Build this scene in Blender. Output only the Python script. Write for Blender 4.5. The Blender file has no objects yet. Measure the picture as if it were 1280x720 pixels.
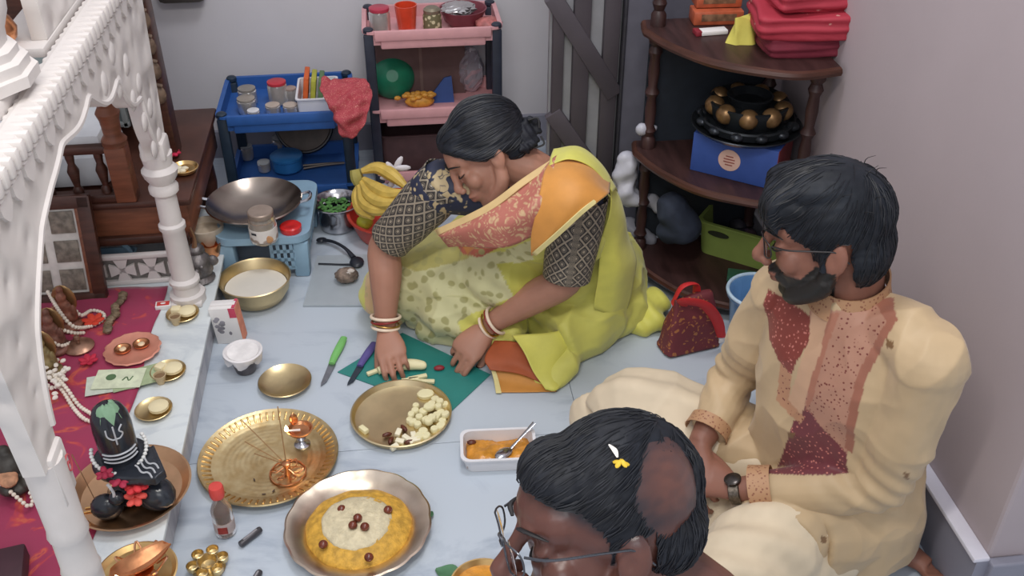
import bpy, bmesh, math, random
import numpy as np
from mathutils import Vector, Matrix
from mathutils.bvhtree import BVHTree
random.seed(7)
S=bpy.context.scene
COL=S.collection
R_=math.radians
# ------------------------------------------------------------------ camera
CH=1.65; FPX=1250.0; TH=R_(34.7); PS=R_(6.9)
cam_d=bpy.data.cameras.new('camera'); cam=bpy.data.objects.new('camera',cam_d); COL.objects.link(cam)
cam.location=(0,0,CH); cam.rotation_euler=(math.pi/2-TH,0,-PS)
cam_d.sensor_width=36; cam_d.lens=36*FPX/1280.0; cam_d.clip_start=.05
S.camera=cam
# ------------------------------------------------------------------ world and light
S.view_settings.view_transform='Standard'; S.view_settings.look='None'; S.view_settings.gamma=1
S.view_settings.exposure=0.06
w=bpy.data.worlds.new('world'); S.world=w; w.use_nodes=True
w.node_tree.nodes['Background'].inputs[0].default_value=(.80,.82,.90,1)
w.node_tree.nodes['Background'].inputs[1].default_value=.74
def area(name,loc,tgt,sx,sy,e,col):
    d=bpy.data.lights.new(name,'AREA'); d.shape='RECTANGLE'; d.size=sx; d.size_y=sy; d.energy=e; d.color=col
    o=bpy.data.objects.new(name,d); COL.objects.link(o); o.location=loc
    o.rotation_euler=(Vector(tgt)-Vector(loc)).to_track_quat('-Z','Y').to_euler(); return o
area('tube_light_near',(-.15,.55,2.45),(-.6,1.5,.4),1.1,.12,21,(1,.96,.90))
area('ceiling_lamp',(.25,1.9,2.75),(.2,2.2,0),.5,.5,19,(.98,.97,1))
area('doorway_light',(-.2,-.9,2.2),(0,1.8,.2),1.5,.8,13,(.97,.97,1))
# ------------------------------------------------------------------ helpers
_cF=np.array([math.sin(PS)*math.cos(TH),math.cos(PS)*math.cos(TH),-math.sin(TH)])
_cR=np.array([math.cos(PS),-math.sin(PS),0]); _cU=np.cross(_cR,_cF)
def _ray(px,py): return _cF+_cR*(px-640)/FPX-_cU*(py-360)/FPX
def at(px,py,z=0.0):            # the point of height z seen at that place of the photograph
    r=_ray(px,py); return Vector(np.array([0,0,CH])+r*((z-CH)/r[2]))
def atd(px,py,d): return Vector(np.array([0,0,CH])+_ray(px,py)*d)
def atx(px,py,x):
    r=_ray(px,py); return Vector(np.array([0,0,CH])+r*(x/r[0]))
def aty(px,py,y):
    r=_ray(px,py); return Vector(np.array([0,0,CH])+r*(y/r[1]))
def lin(c):
    if isinstance(c,str): c=[int(c[i:i+2],16)/255 for i in (0,2,4)]
    return tuple((x/12.92 if x<=.04045 else ((x+.055)/1.055)**2.4) for x in c)
MC={}
def _new(name):
    m=bpy.data.materials.new(name); m.use_nodes=True; nt=m.node_tree; return m,nt,nt.nodes['Principled BSDF']
def N(nt,t,**k):
    n=nt.nodes.new(t)
    for a,b in k.items():
        if a[0]=='i' and a[1:].isdigit(): n.inputs[int(a[1:])].default_value=b
        else: setattr(n,a,b)
    return n
def ramp(nt,fac,stops,interp='LINEAR'):
    r=nt.nodes.new('ShaderNodeValToRGB'); r.color_ramp.interpolation=interp
    e=r.color_ramp.elements
    while len(e)<len(stops): e.new(.5)
    for q,(p,c) in zip(e,stops): q.position=p; q.color=(*lin(c),1)
    nt.links.new(fac,r.inputs[0]); return r.outputs[0]
def mt(name,col,rough=.5,metal=0,var=.12,scale=25,bump=0,bscale=None,col2=None,trans=0,alpha=1,sheen=0,spec=.5,stretch=None,ior=1.45,emit=None,sss=0):
    if name in MC: return MC[name]
    m,nt,b=_new(name); c=lin(col)
    tc=N(nt,'ShaderNodeTexCoord'); vec=tc.outputs['Object']
    if stretch:
        mp=N(nt,'ShaderNodeMapping'); mp.inputs['Scale'].default_value=stretch; nt.links.new(vec,mp.inputs[0]); vec=mp.outputs[0]
    nz=N(nt,'ShaderNodeTexNoise'); nz.inputs['Scale'].default_value=scale; nz.inputs['Detail'].default_value=4
    nt.links.new(vec,nz.inputs['Vector'])
    mx=N(nt,'ShaderNodeMix',data_type='RGBA')
    if col2 is None:
        a=[x*(1-var) for x in c]; d=[min(1,x*(1+var)) for x in c]
    else: a=c; d=lin(col2)
    mx.inputs[6].default_value=(*a,1); mx.inputs[7].default_value=(*d,1)
    mr=N(nt,'ShaderNodeMapRange'); mr.inputs[1].default_value=.35; mr.inputs[2].default_value=.65
    nt.links.new(nz.outputs[0],mr.inputs[0]); nt.links.new(mr.outputs[0],mx.inputs[0]); nt.links.new(mx.outputs[2],b.inputs['Base Color'])
    b.inputs['Roughness'].default_value=rough; b.inputs['Metallic'].default_value=metal
    b.inputs['Specular IOR Level'].default_value=spec; b.inputs['IOR'].default_value=ior
    b.inputs['Transmission Weight'].default_value=trans; b.inputs['Alpha'].default_value=alpha
    b.inputs['Sheen Weight'].default_value=sheen; b.inputs['Subsurface Weight'].default_value=sss
    if sss: b.inputs['Subsurface Scale'].default_value=.01
    if emit: b.inputs['Emission Color'].default_value=(*lin(emit[0]),1); b.inputs['Emission Strength'].default_value=emit[1]
    if bump:
        n2=N(nt,'ShaderNodeTexNoise'); n2.inputs['Scale'].default_value=bscale or scale*4; n2.inputs['Detail'].default_value=3
        nt.links.new(vec,n2.inputs['Vector'])
        bp=N(nt,'ShaderNodeBump'); bp.inputs['Strength'].default_value=bump; bp.inputs['Distance'].default_value=.002
        nt.links.new(n2.outputs[0],bp.inputs['Height']); nt.links.new(bp.outputs[0],b.inputs['Normal'])
    MC[name]=m; return m
def vmat(name,rough=.6,sheen=0,spec=.4,pat=None,bump=.3,bscale=400,stretch=None,sss=0,weave=.06):
    """colour from the attribute Col; where the attribute Pat is set, a small print is laid over it"""
    if name in MC: return MC[name]
    m,nt,b=_new(name)
    a=N(nt,'ShaderNodeAttribute'); a.attribute_name='Col'; out=a.outputs['Color']
    tc=N(nt,'ShaderNodeTexCoord')
    if pat:
        vo=N(nt,'ShaderNodeTexVoronoi'); vo.inputs['Scale'].default_value=pat[0]; 
        nd=N(nt,'ShaderNodeTexNoise'); nd.inputs['Scale'].default_value=pat[0]*.5; nt.links.new(tc.outputs['Object'],nd.inputs['Vector'])
        sc_=N(nt,'ShaderNodeVectorMath',operation='MULTIPLY_ADD'); nt.links.new(nd.outputs[1],sc_.inputs[0]); q_=(pat[3] if len(pat)>3 else .4)/pat[0]; sc_.inputs[1].default_value=(q_,q_,q_); nt.links.new(tc.outputs['Object'],sc_.inputs[2]); nt.links.new(sc_.outputs[0],vo.inputs['Vector'])
        mr=N(nt,'ShaderNodeMapRange'); mr.inputs[1].default_value=pat[2]; mr.inputs[2].default_value=pat[2]+.12; mr.inputs[3].default_value=1; mr.inputs[4].default_value=0
        nt.links.new(vo.outputs['Distance'],mr.inputs[0])
        pa=N(nt,'ShaderNodeAttribute'); pa.attribute_name='Pat'
        mu=N(nt,'ShaderNodeMath',operation='MULTIPLY'); nt.links.new(mr.outputs[0],mu.inputs[0]); nt.links.new(pa.outputs['Fac'],mu.inputs[1])
        mx=N(nt,'ShaderNodeMix',data_type='RGBA'); nt.links.new(mu.outputs[0],mx.inputs[0]); nt.links.new(out,mx.inputs[6]); mx.inputs[7].default_value=(*lin(pat[1]),1); out=mx.outputs[2]
    nz=N(nt,'ShaderNodeTexNoise'); nz.inputs['Scale'].default_value=18; nt.links.new(tc.outputs['Object'],nz.inputs['Vector'])
    mr=N(nt,'ShaderNodeMapRange'); mr.inputs[1].default_value=.3; mr.inputs[2].default_value=.7; mr.inputs[3].default_value=1-weave; mr.inputs[4].default_value=1+weave
    nt.links.new(nz.outputs[0],mr.inputs[0])
    mm=N(nt,'ShaderNodeVectorMath',operation='SCALE'); nt.links.new(out,mm.inputs[0]); nt.links.new(mr.outputs[0],mm.inputs[3])
    nt.links.new(mm.outputs[0],b.inputs['Base Color'])
    b.inputs['Roughness'].default_value=rough; b.inputs['Sheen Weight'].default_value=sheen; b.inputs['Specular IOR Level'].default_value=spec
    b.inputs['Subsurface Weight'].default_value=sss
    if sss: b.inputs['Subsurface Scale'].default_value=.008
    if bump:
        vec=tc.outputs['Object']
        if stretch:
            mp=N(nt,'ShaderNodeMapping'); mp.inputs['Scale'].default_value=stretch; nt.links.new(vec,mp.inputs[0]); vec=mp.outputs[0]
        n2=N(nt,'ShaderNodeTexNoise'); n2.inputs['Scale'].default_value=bscale; nt.links.new(vec,n2.inputs['Vector'])
        bp=N(nt,'ShaderNodeBump'); bp.inputs['Strength'].default_value=bump; bp.inputs['Distance'].default_value=.001
        nt.links.new(n2.outputs[0],bp.inputs['Height']); nt.links.new(bp.outputs[0],b.inputs['Normal'])
    MC[name]=m; return m
def spots(name,base,spot,scale,thr,soft=.08,rough=.7,spot2=None,uv=False,noise=0,bump=0):
    """printed cloth or paper: blotches of a second colour (Voronoi cells) over a base"""
    if name in MC: return MC[name]
    m,nt,b=_new(name); tc=N(nt,'ShaderNodeTexCoord'); vec=tc.outputs['UV' if uv else 'Object']
    if noise:
        nz=N(nt,'ShaderNodeTexNoise'); nz.inputs['Scale'].default_value=scale*.7; nt.links.new(vec,nz.inputs['Vector'])
        mxv=N(nt,'ShaderNodeMix',data_type='RGBA'); mxv.inputs[0].default_value=noise; nt.links.new(vec,mxv.inputs[6]); nt.links.new(nz.outputs[1],mxv.inputs[7]); vec=mxv.outputs[2]
    vo=N(nt,'ShaderNodeTexVoronoi'); vo.inputs['Scale'].default_value=scale; nt.links.new(vec,vo.inputs['Vector'])
    st=[(0,spot2 or spot),(thr*.55,spot),(thr,spot),(min(.99,thr+soft),base)]
    nt.links.new(ramp(nt,vo.outputs['Distance'],st),b.inputs['Base Color']); b.inputs['Roughness'].default_value=rough
    if bump:
        bp=N(nt,'ShaderNodeBump'); bp.inputs['Strength'].default_value=bump; bp.inputs['Distance'].default_value=.003
        nt.links.new(vo.outputs['Distance'],bp.inputs['Height']); nt.links.new(bp.outputs[0],b.inputs['Normal'])
    MC[name]=m; return m
def crom(pts,n):
    """Catmull-Rom resampling of points (any dimension) to n samples"""
    p=np.array([list(q) for q in pts],float)
    if len(p)<3: 
        t=np.linspace(0,1,n)[:,None]; return p[0]*(1-t)+p[-1]*t
    q=np.vstack([2*p[0]-p[1],p,2*p[-1]-p[-2]]); t=np.linspace(0,len(p)-1-1e-9,n); i=t.astype(int); u=(t-i)[:,None]
    a,b,c,d=q[i],q[i+1],q[i+2],q[i+3]
    return .5*((2*b)+(-a+c)*u+(2*a-5*b+4*c-d)*u*u+(-a+3*b-3*c+d)*u**3)
def axes(d,up=(0,0,1)):
    d=Vector(d).normalized(); up=Vector(up)
    if abs(d.dot(up.normalized()))>.98: up=Vector((1,0,.1))
    s=d.cross(up).normalized(); return d,s,s.cross(d).normalized()
class G:
    def __init__(s): s.v=[]; s.f=[]; s.uv={}
    def add(s,v,f,uv=None):
        o=len(s.v); s.v+= [tuple(map(float,q)) for q in v]; s.f+=[tuple(i+o for i in q) for q in f]
        if uv is not None:
            for i,q in enumerate(uv): s.uv[o+i]=q
        return s
    def mesh_grid(s,P,cu=False,cv=False,uvs=(1,1),cap=False):
        P=np.asarray(P,float); nu,nv=P.shape[:2]; f=[]
        for i in range(nu if cu else nu-1):
            for j in range(nv if cv else nv-1):
                f.append((i*nv+j,((i+1)%nu)*nv+j,((i+1)%nu)*nv+(j+1)%nv,i*nv+(j+1)%nv))
        uv=[(i/(nu-1 or 1)*uvs[0],j/(nv-1 or 1)*uvs[1]) for i in range(nu) for j in range(nv)]
        if cap and cv: f+= [tuple(range(nv))[::-1],tuple((nu-1)*nv+j for j in range(nv))]
        return s.add(P.reshape(-1,3),f,uv)
    def box(s,c,sz,rz=0,M=None,bev=0):
        x,y,z=[q/2 for q in sz]
        if bev:
            b=min(bev,x*.9,y*.9,z*.9); bm=bmesh.new(); bmesh.ops.create_cube(bm,size=1)
            for v in bm.verts: v.co=(v.co.x*2*x,v.co.y*2*y,v.co.z*2*z)
            bmesh.ops.bevel(bm,geom=bm.edges[:],offset=b,segments=2,affect='EDGES',profile=.5)
            vs=[v.co.copy() for v in bm.verts]; fs=[[v.index for v in f.verts] for f in bm.faces]; bm.free()
        else:
            vs=[Vector((i*x,j*y,k*z)) for i in(-1,1) for j in(-1,1) for k in(-1,1)]
            fs=[(0,1,3,2),(4,6,7,5),(0,4,5,1),(2,3,7,6),(0,2,6,4),(1,5,7,3)]
        T=(M.to_3x3() if M is not None else Matrix.Rotation(rz,3,'Z'))
        return s.add([T@v+Vector(c) for v in vs],fs)
    def tube(s,pts,r,seg=8,n=None,closed=False,flat=None,up=(0,0,1),uvs=(1,1)):
        p=np.array([list(q) for q in pts],float); r=np.atleast_1d(np.array(r,float))
        if len(r)==1: r=np.full(len(p),r[0])
        if n: pr=crom(np.hstack([p,r[:,None]]),n); p,r=pr[:,:3],np.abs(pr[:,3])
        k=len(p); rings=[]; ps=None
        for i in range(k):
            a=p[(i-1)%k] if (closed or i>0) else p[i]; b=p[(i+1)%k] if (closed or i<k-1) else p[i]
            d=Vector(b-a); 
            if d.length<1e-9: d=Vector((0,0,1))
            d.normalize()
            if ps is None: _,sd,u=axes(d,up)
            else:
                sd=(ps-d*ps.dot(d)); sd.normalize(); u=sd.cross(d)
            ps=sd; fl=1 if flat is None else flat
            rings.append([Vector(p[i])+sd*math.cos(2*math.pi*j/seg)*r[i]+u*math.sin(2*math.pi*j/seg)*r[i]*fl for j in range(seg)])
        return s.mesh_grid([[list(q) for q in g] for g in rings],cu=closed,cv=True,cap=not closed,uvs=uvs)
    def lathe(s,prof,c=(0,0,0),seg=32,sc=0,nsc=0,M=None,rad=None,sx=1,sy=1):
        P=[]
        for (r,z) in prof:
            row=[]
            for j in range(seg):
                a=2*math.pi*j/seg; q=r
                if sc and r>0: q=r*(1+sc*abs(math.sin(nsc*a/2))*(r/prof[0][0] if rad is None else max(0,(r-rad)/rad)))
                v=Vector((q*math.cos(a)*sx,q*math.sin(a)*sy,z))
                if M is not None: v=M.to_3x3()@v
                row.append(v+Vector(c))
            P.append([list(v) for v in row])
        return s.mesh_grid(P,cv=True,cap=True)
    def ell(s,c,r,M=None,seg=12,rings=8,nz=0):
        if np.isscalar(r): r=(r,r,r)
        P=[]
        for i in range(rings+1):
            t=math.pi*i/rings; row=[]
            for j in range(seg):
                a=2*math.pi*j/seg; k=1+nz*(random.random()-.5)
                v=Vector((r[0]*math.sin(t)*math.cos(a)*k,r[1]*math.sin(t)*math.sin(a)*k,-r[2]*math.cos(t)))
                if i in(0,rings): v=Vector((0,0,-r[2]*math.cos(t)))+Vector((1e-5*math.cos(a),1e-5*math.sin(a),0))
                if M is not None: v=M.to_3x3()@v
                row.append(list(v+Vector(c)))
            P.append(row)
        return s.mesh_grid(P,cv=True,cap=True)
    def prism(s,poly,z0,z1,M=None,c=(0,0,0)):
        n=len(poly); vs=[Vector((x,y,z0)) for x,y in poly]+[Vector((x,y,z1)) for x,y in poly]
        T=M.to_3x3() if M is not None else Matrix.Identity(3)
        a=sum(poly[i][0]*poly[(i+1)%n][1]-poly[(i+1)%n][0]*poly[i][1] for i in range(n))
        fs=[tuple(range(n))[::-1],tuple(range(n,2*n))]+[(i,(i+1)%n,(i+1)%n+n,i+n) for i in range(n)]
        if a<0: fs=[f[::-1] for f in fs]
        return s.add([T@v+Vector(c) for v in vs],fs)
    def strip(s,outer,inner,t,M=None,c=(0,0,0)):
        """plate between two 2D outlines of equal count (in local XY), thickness t along Z"""
        n=len(outer); T=M.to_3x3() if M is not None else Matrix.Identity(3); vs=[];fs=[]
        for z in(-t/2,t/2):
            for x,y in outer: vs.append(Vector((x,y,z)))
            for x,y in inner: vs.append(Vector((x,y,z)))
        for i in range(n-1):
            o,o2,q,q2=i,i+1,n+i,n+i+1; k=2*n
            fs+=[(o,q,q2,o2),(o+k,o2+k,q2+k,q+k),(o,o2,o2+k,o+k),(q,q+k,q2+k,q2)]
        fs+=[(0,2*n,3*n,n),(n-1,2*n-1,4*n-1,3*n-1)]
        return s.add([T@v+Vector(c) for v in vs],fs)
    def build(s,name,mat,parent=None,smooth=True,world=False,label=None,kind=None,auto=None,solid=0,fix=False):
        me=bpy.data.meshes.new(name)
        off=Vector(parent.location) if (world and parent is not None) else Vector((0,0,0))
        me.from_pydata([tuple(Vector(v)-off) for v in s.v],[],s.f); 
        if s.uv:
            ul=me.uv_layers.new(name='UVMap')
            for l in me.loops: ul.data[l.index].uv=s.uv.get(l.vertex_index,(0,0))
        me.materials.append(mat)
        if fix or solid:
            bm=bmesh.new(); bm.from_mesh(me); bmesh.ops.recalc_face_normals(bm,faces=bm.faces[:])
            if solid: bmesh.ops.solidify(bm,geom=bm.faces[:],thickness=solid)
            bm.to_mesh(me); bm.free()
        if smooth:
            me.polygons.foreach_set('use_smooth',[True]*len(me.polygons))
            if smooth!='all':
                try: me.set_sharp_from_angle(angle=R_(38))
                except Exception: pass
        o=bpy.data.objects.new(name,me); COL.objects.link(o)
        if parent is not None: o.parent=parent
        if label: o['label']=label
        if kind: o['kind']=kind
        return o
def tag(o,label=None,cat=None,group=None,kind=None):
    if label: o['label']=label
    if cat: o['category']=cat
    if group: o['group']=group
    if kind: o['kind']=kind
    return o
def thing(name,label,cat,loc=(0,0,0),rz=0,group=None):
    o=bpy.data.objects.new(name,None); COL.objects.link(o); o.empty_display_size=.02
    o.location=loc; o.rotation_euler=(0,0,rz); return tag(o,label,cat,group)
def dup(o,loc=None,rz=None,label=None,parent=None):
    c=o.copy(); COL.objects.link(c)
    if parent is not None: c.parent=parent
    for ch in [q for q in bpy.data.objects if q.parent==o]: dup(ch,parent=c)
    if loc is not None: c.location=loc
    if rz is not None: c.rotation_euler=(0,0,rz)
    if label: c['label']=label
    return c
def at_obj(o,loc,rz=0): o.location=loc; o.rotation_euler=(0,0,rz); return o
def rrect(w,h,r,n=4):
    out=[]
    for cx,cy,a0 in((w/2-r,h/2-r,0),(-w/2+r,h/2-r,90),(-w/2+r,-h/2+r,180),(w/2-r,-h/2+r,270)):
        for i in range(n+1): a=R_(a0+90*i/n); out.append((cx+r*math.cos(a),cy+r*math.sin(a)))
    return out
def tray(g,w,d,h,t=.003,r=.02,flare=1.0,rim=.004,z0=0,n=4):
    """open tray or tub: outer wall, rim, inner wall and floor as one shell"""
    def ring(w,d,r,z): return [(x,y,z) for x,y in rrect(w,d,max(r,.002),n)]
    P=[ring(w*.5,d*.5,r*.5,z0),ring(w,d,r,z0),ring(w*flare,d*flare,r,z0+h-rim),ring(w*flare+2*rim,d*flare+2*rim,r,z0+h-rim),ring(w*flare+2*rim,d*flare+2*rim,r,z0+h),ring(w*flare-2*t,d*flare-2*t,r,z0+h),ring(w-2*t,d-2*t,r,z0+t),ring(w*.5,d*.5,r*.5,z0+t)]
    g.mesh_grid(P,cv=True,cap=True); return g
_ph=np.random.RandomState(5).rand(60,4)*6.28
_kd=np.random.RandomState(9).randn(60,3); _kd/=np.linalg.norm(_kd,axis=1)[:,None]
def fbm(co,f,n=10,seed=0):
    o=np.zeros(len(co))
    for i in range(n):
        k=_kd[(i*7+seed)%60]*f*(1+.35*i/2); o+=np.sin(co@k+_ph[(i*3+seed)%60,0]+1.7*np.sin(co@_kd[(i*5+seed+3)%60]*f*.6+_ph[(i+seed)%60,1]))/(1+.25*i)
    return o/n**.5
def blob(name,g,mat,parent,voxel=.005,smooth=4,fac=.5,disp=None,paint=None,label=None,world=True,cut=None,post=0,zmin=None):
    """one continuous surface grown over overlapping closed shapes (voxel remesh of the union)"""
    me=bpy.data.meshes.new('tmp'); me.from_pydata(g.v,[],g.f); me.update()
    bm=bmesh.new(); bm.from_mesh(me); bmesh.ops.recalc_face_normals(bm,faces=bm.faces[:]); bm.to_mesh(me); bm.free()
    o=bpy.data.objects.new('tmp',me); COL.objects.link(o)
    m=o.modifiers.new('r','REMESH'); m.mode='VOXEL'; m.voxel_size=voxel; m.use_smooth_shade=True
    if smooth: q=o.modifiers.new('s','SMOOTH'); q.factor=fac; q.iterations=smooth
    dg=bpy.context.evaluated_depsgraph_get(); ev=o.evaluated_get(dg); nm=bpy.data.meshes.new_from_object(ev,preserve_all_data_layers=False,depsgraph=dg)
    bpy.data.objects.remove(o); bpy.data.meshes.remove(me)
    n=len(nm.vertices); co=np.empty(n*3); nm.vertices.foreach_get('co',co); co=co.reshape(-1,3)
    no=np.empty(n*3); nm.vertices.foreach_get('normal',no); no=no.reshape(-1,3)
    if disp is not None:
        r=disp(co,no)
        co=co+(no*r[:,None] if r.ndim==1 else r)
    if zmin is not None: co[:,2]=np.maximum(co[:,2],zmin)
    if cut is not None:
        bad=cut(co); nm.vertices.foreach_set('co',co.reshape(-1))
        bm=bmesh.new(); bm.from_mesh(nm); bm.verts.ensure_lookup_table()
        bmesh.ops.delete(bm,geom=[bm.verts[i] for i in np.nonzero(bad)[0]],context='VERTS'); bm.to_mesh(nm); bm.free()
        n=len(nm.vertices); co=np.empty(n*3); nm.vertices.foreach_get('co',co); co=co.reshape(-1,3)
    nm.vertices.foreach_set('co',co.reshape(-1)); nm.update()
    no=np.empty(n*3); nm.vertices.foreach_get('normal',no); no=no.reshape(-1,3)
    if paint is not None:
        tree=None
        col,pat=paint(co,no,nm)
        a=nm.attributes.new('Col','FLOAT_COLOR','POINT'); a.data.foreach_set('color',np.hstack([col,np.ones((n,1))]).reshape(-1))
        if pat is not None: b=nm.attributes.new('Pat','FLOAT','POINT'); b.data.foreach_set('value',pat)
    off=np.array(parent.location) if (parent is not None and world) else np.zeros(3)
    nm.vertices.foreach_set('co',(co-off).reshape(-1)); nm.update()
    nm.materials.clear(); nm.materials.append(mat); nm.name=name
    nm.polygons.foreach_set('use_smooth',[True]*len(nm.polygons))
    ob=bpy.data.objects.new(name,nm); COL.objects.link(ob)
    if parent is not None: ob.parent=parent
    if label: ob['label']=label
    return ob
def inpoly(x,y,poly):
    c=np.zeros(len(x),bool); n=len(poly)
    for i in range(n):
        x0,y0=poly[i]; x1,y1=poly[(i+1)%n]
        k=((y0>y)!=(y1>y))&(x<(x1-x0)*(y-y0)/((y1-y0) or 1e-9)+x0); c^=k
    return c
def zone_frame(nrm,up=(0,0,1)):
    n=Vector(nrm).normalized(); x=Vector(up).cross(n).normalized(); return np.array(x),np.array(n.cross(x)),np.array(n)
def zones(co,no,me,frame,base,zs,mincos=-.05):
    """colour zones of a garment: outlines laid on its surface, flattened along the garment's own facing direction"""
    X,Y,Zn=frame; col=np.tile(np.array(lin(base)),(len(co),1)); pat=np.zeros(len(co))
    me.update(); tree=BVHTree.FromPolygons([Vector(v) for v in co],[tuple(p.vertices) for p in me.polygons])
    front=(no@Zn)>mincos; u=co@X; v=co@Y
    for poly,c,p in zs:
        pts=[]
        for (px,py) in poly:
            h=tree.ray_cast(Vector((0,0,CH)),Vector(_ray(px,py)).normalized())[0]
            if h is None: 
                d=float(np.mean([np.dot(q-np.array([0,0,CH]),_cF) for q in pts3])) if len(pts3:=[np.array(q) for q in pts]) else float((co.mean(0)-np.array([0,0,CH]))@_cF)
                h=atd(px,py,d)
            pts.append(np.array(h))
        k=inpoly(u,v,[(q@X,q@Y) for q in pts])&front
        col[k]=lin(c); pat[k]=p
    return col,pat
# ------------------------------------------------------------------ materials of the setting
def marble(name,base,vein,scale=3,rough=.25):
    m,nt,b=_new(name); tc=N(nt,'ShaderNodeTexCoord')
    n1=N(nt,'ShaderNodeTexNoise'); n1.inputs['Scale'].default_value=scale; n1.inputs['Detail'].default_value=8; n1.inputs['Distortion'].default_value=1.6; n1.inputs['Roughness'].default_value=.6
    mp=N(nt,'ShaderNodeMapping'); mp.inputs['Scale'].default_value=(1,2.2,1); mp.inputs['Rotation'].default_value=(0,0,.25)
    nt.links.new(tc.outputs['Object'],mp.inputs[0]); nt.links.new(mp.outputs[0],n1.inputs['Vector'])
    c=ramp(nt,n1.outputs[0],[(0.2,base),(.5,base),(.62,vein),(.72,base)])
    nt.links.new(c,b.inputs['Base Color']); b.inputs['Roughness'].default_value=rough; MC[name]=m; return m
M_floor=marble('floor_marble','b9c3cd','a3aebb',2.0,.34)
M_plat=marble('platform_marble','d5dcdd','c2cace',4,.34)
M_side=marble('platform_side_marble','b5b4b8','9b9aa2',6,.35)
M_wall=mt('wall_paint_lavender','cac8cc',.8,var=.03,scale=3,bump=.1,bscale=120)
M_wallr=mt('wall_paint_mauve','ada1a4',.8,var=.03,scale=3,bump=.1,bscale=120)
M_base=mt('baseboard_stone','8b8b98',.5,var=.06,scale=5)
M_ledge=mt('baseboard_ledge','d5d3dd',.4,var=.03)
M_wood=mt('dark_wood','4a2c22',.4,var=.3,scale=9,stretch=(1,1,8),bump=.15)
M_wood2=mt('brown_wood','7a4a34',.42,var=.25,scale=8,stretch=(1,1,7),bump=.15)
M_shelf=mt('shelf_wood','3b2624',.45,var=.25,scale=8,stretch=(6,1,1),bump=.1)
M_white=mt('white_marble_carving','d3cdc9',.55,var=.03,scale=14,bump=.25,bscale=60)
M_black=mt('black_plastic','23262e',.4,var=.1)
M_brass=mt('brass','dcb87c',.32,1,var=.12,scale=30,bump=.08,bscale=90)
M_brassp=mt('pale_brass','d6c090',.36,1,var=.12,scale=22,bump=.12,bscale=60)
M_copper=mt('copper','d59468',.3,1,var=.2,scale=30,bump=.2,bscale=60)
M_steel=mt('steel','b8b8bc',.18,1,var=.06)
M_dsteel=mt('dark_steel','6b6560',.25,1,var=.2,scale=8)
M_blue=mt('blue_plastic','2e5b9f',.45,var=.06)
M_pink=mt('pink_plastic','d6a0a3',.42,var=.05)
M_lblue=mt('pale_blue_plastic','8cabc0',.45,var=.04)
M_green=mt('green_plastic','8fa355',.45,var=.05)
M_red=mt('red_plastic','c23c38',.35,var=.05)
M_wplast=mt('white_plastic','dcdcdf',.35,var=.02)
M_glass=mt('clear_glass','dfe6e6',.08,trans=.9,var=.02,ior=1.3)
M_paper=mt('white_paper','e2dfdc',.7,var=.02)
# ------------------------------------------------------------------ the setting
def struct(name,g,m,**k):
    o=g.build(name,m,None,smooth=False,**k); o['kind']='structure'; return o
fl=struct('floor',G().box((-.1,1.3,-.03),(4.0,4.6,.05)),mt('joint_cement','8f949c',.8))
JY=[-.9,.45,1.745,3.02,3.6]; JX=[-2.1,-.92,.38,1.9]     # large marble slabs, joints a few tenths of a millimetre deep
for i in range(4):
    for j in range(3):
        x0,x1,y0,y1=JX[j],JX[j+1],JY[i],JY[i+1]
        G().box(((x0+x1)/2,(y0+y1)/2,-.0045),(x1-x0-.0016,y1-y0-.0016,.009)).build('marble_slab',M_floor,fl,smooth=False)
struct('wall_back',G().box((-.3,3.37,1.35),(3.2,.1,2.7)),M_wall)
struct('wall_left',G().box((-1.75,1.5,1.35),(.1,3.7,2.7)),M_wall)
struct('wall_right',G().box((1.10,2.265,1.35),(.09,2.21,2.7),bev=.008),M_wallr)
bb=struct('baseboard_right',G().box((1.042,2.26,.07),(.026,2.22,.14)),M_base)
G().box((1.0385,2.26,.1425),(.033,2.22,.011),bev=.003).build('ledge',M_ledge,bb)
struct('baseboard_back',G().box((-.3,3.31,.05),(2.9,.02,.10)),M_base)
struct('baseboard_end',G().box((1.092,1.148,.07),(.075,.022,.14),bev=.004),M_base)
# marble platform of the shrine
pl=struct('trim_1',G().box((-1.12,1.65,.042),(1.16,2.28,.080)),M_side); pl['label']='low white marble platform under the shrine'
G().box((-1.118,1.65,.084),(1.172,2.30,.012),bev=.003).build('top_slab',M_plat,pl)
PZ=.0905
# lattice door leaning ajar in front of the back wall
DY=2.665
dxs=lambda px:aty(px,60,DY-.03).x
dr=struct('door_1',G().box(((dxs(688)+1.04)/2,DY,.95),(1.04-dxs(688),.022,1.9)),mt('door_glass_grey','8f8f93',.35,var=.05))
M_dw=mt('door_dark_frame','4c464c',.5,var=.12,scale=6)
for x,wd in((dxs(698),.032),(dxs(727),.048),(dxs(764),.046)): G().box((x,DY-.018,.95),(wd,.03,1.9),bev=.004).build('door_stile',M_dw,dr)
for z,x0,x1,dz in((.10,dxs(690),dxs(776),0),(1.2,dxs(690),dxs(776),0)): G().box(((x0+x1)/2,DY-.017,z),(x1-x0,.028,.05),bev=.004).build('door_rail',M_dw,dr)
def bar(a,b,wd,th,m,par,name):
    a=Vector(a);b=Vector(b); d,s_,u=axes(b-a,(0,1,0)); M=Matrix((d,s_,u)).transposed()
    return G().box((a+b)/2,((b-a).length,wd,th),M=M,bev=.003).build(name,m,par)
_q=lambda a,b:tuple(aty(a,b,DY-.024))
bar(_q(690,-5),_q(768,118),.05,.026,M_dw,dr,'door_diagonal')
bar(_q(690,140),_q(768,250),.05,.026,M_dw,dr,'door_diagonal')
G().box(((dxs(777)+1.03)/2,DY-.02,.95),(1.03-dxs(777),.03,1.9)).build('door_panel',mt('door_grey_panel','62616c',.5,var=.06),dr)
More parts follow.
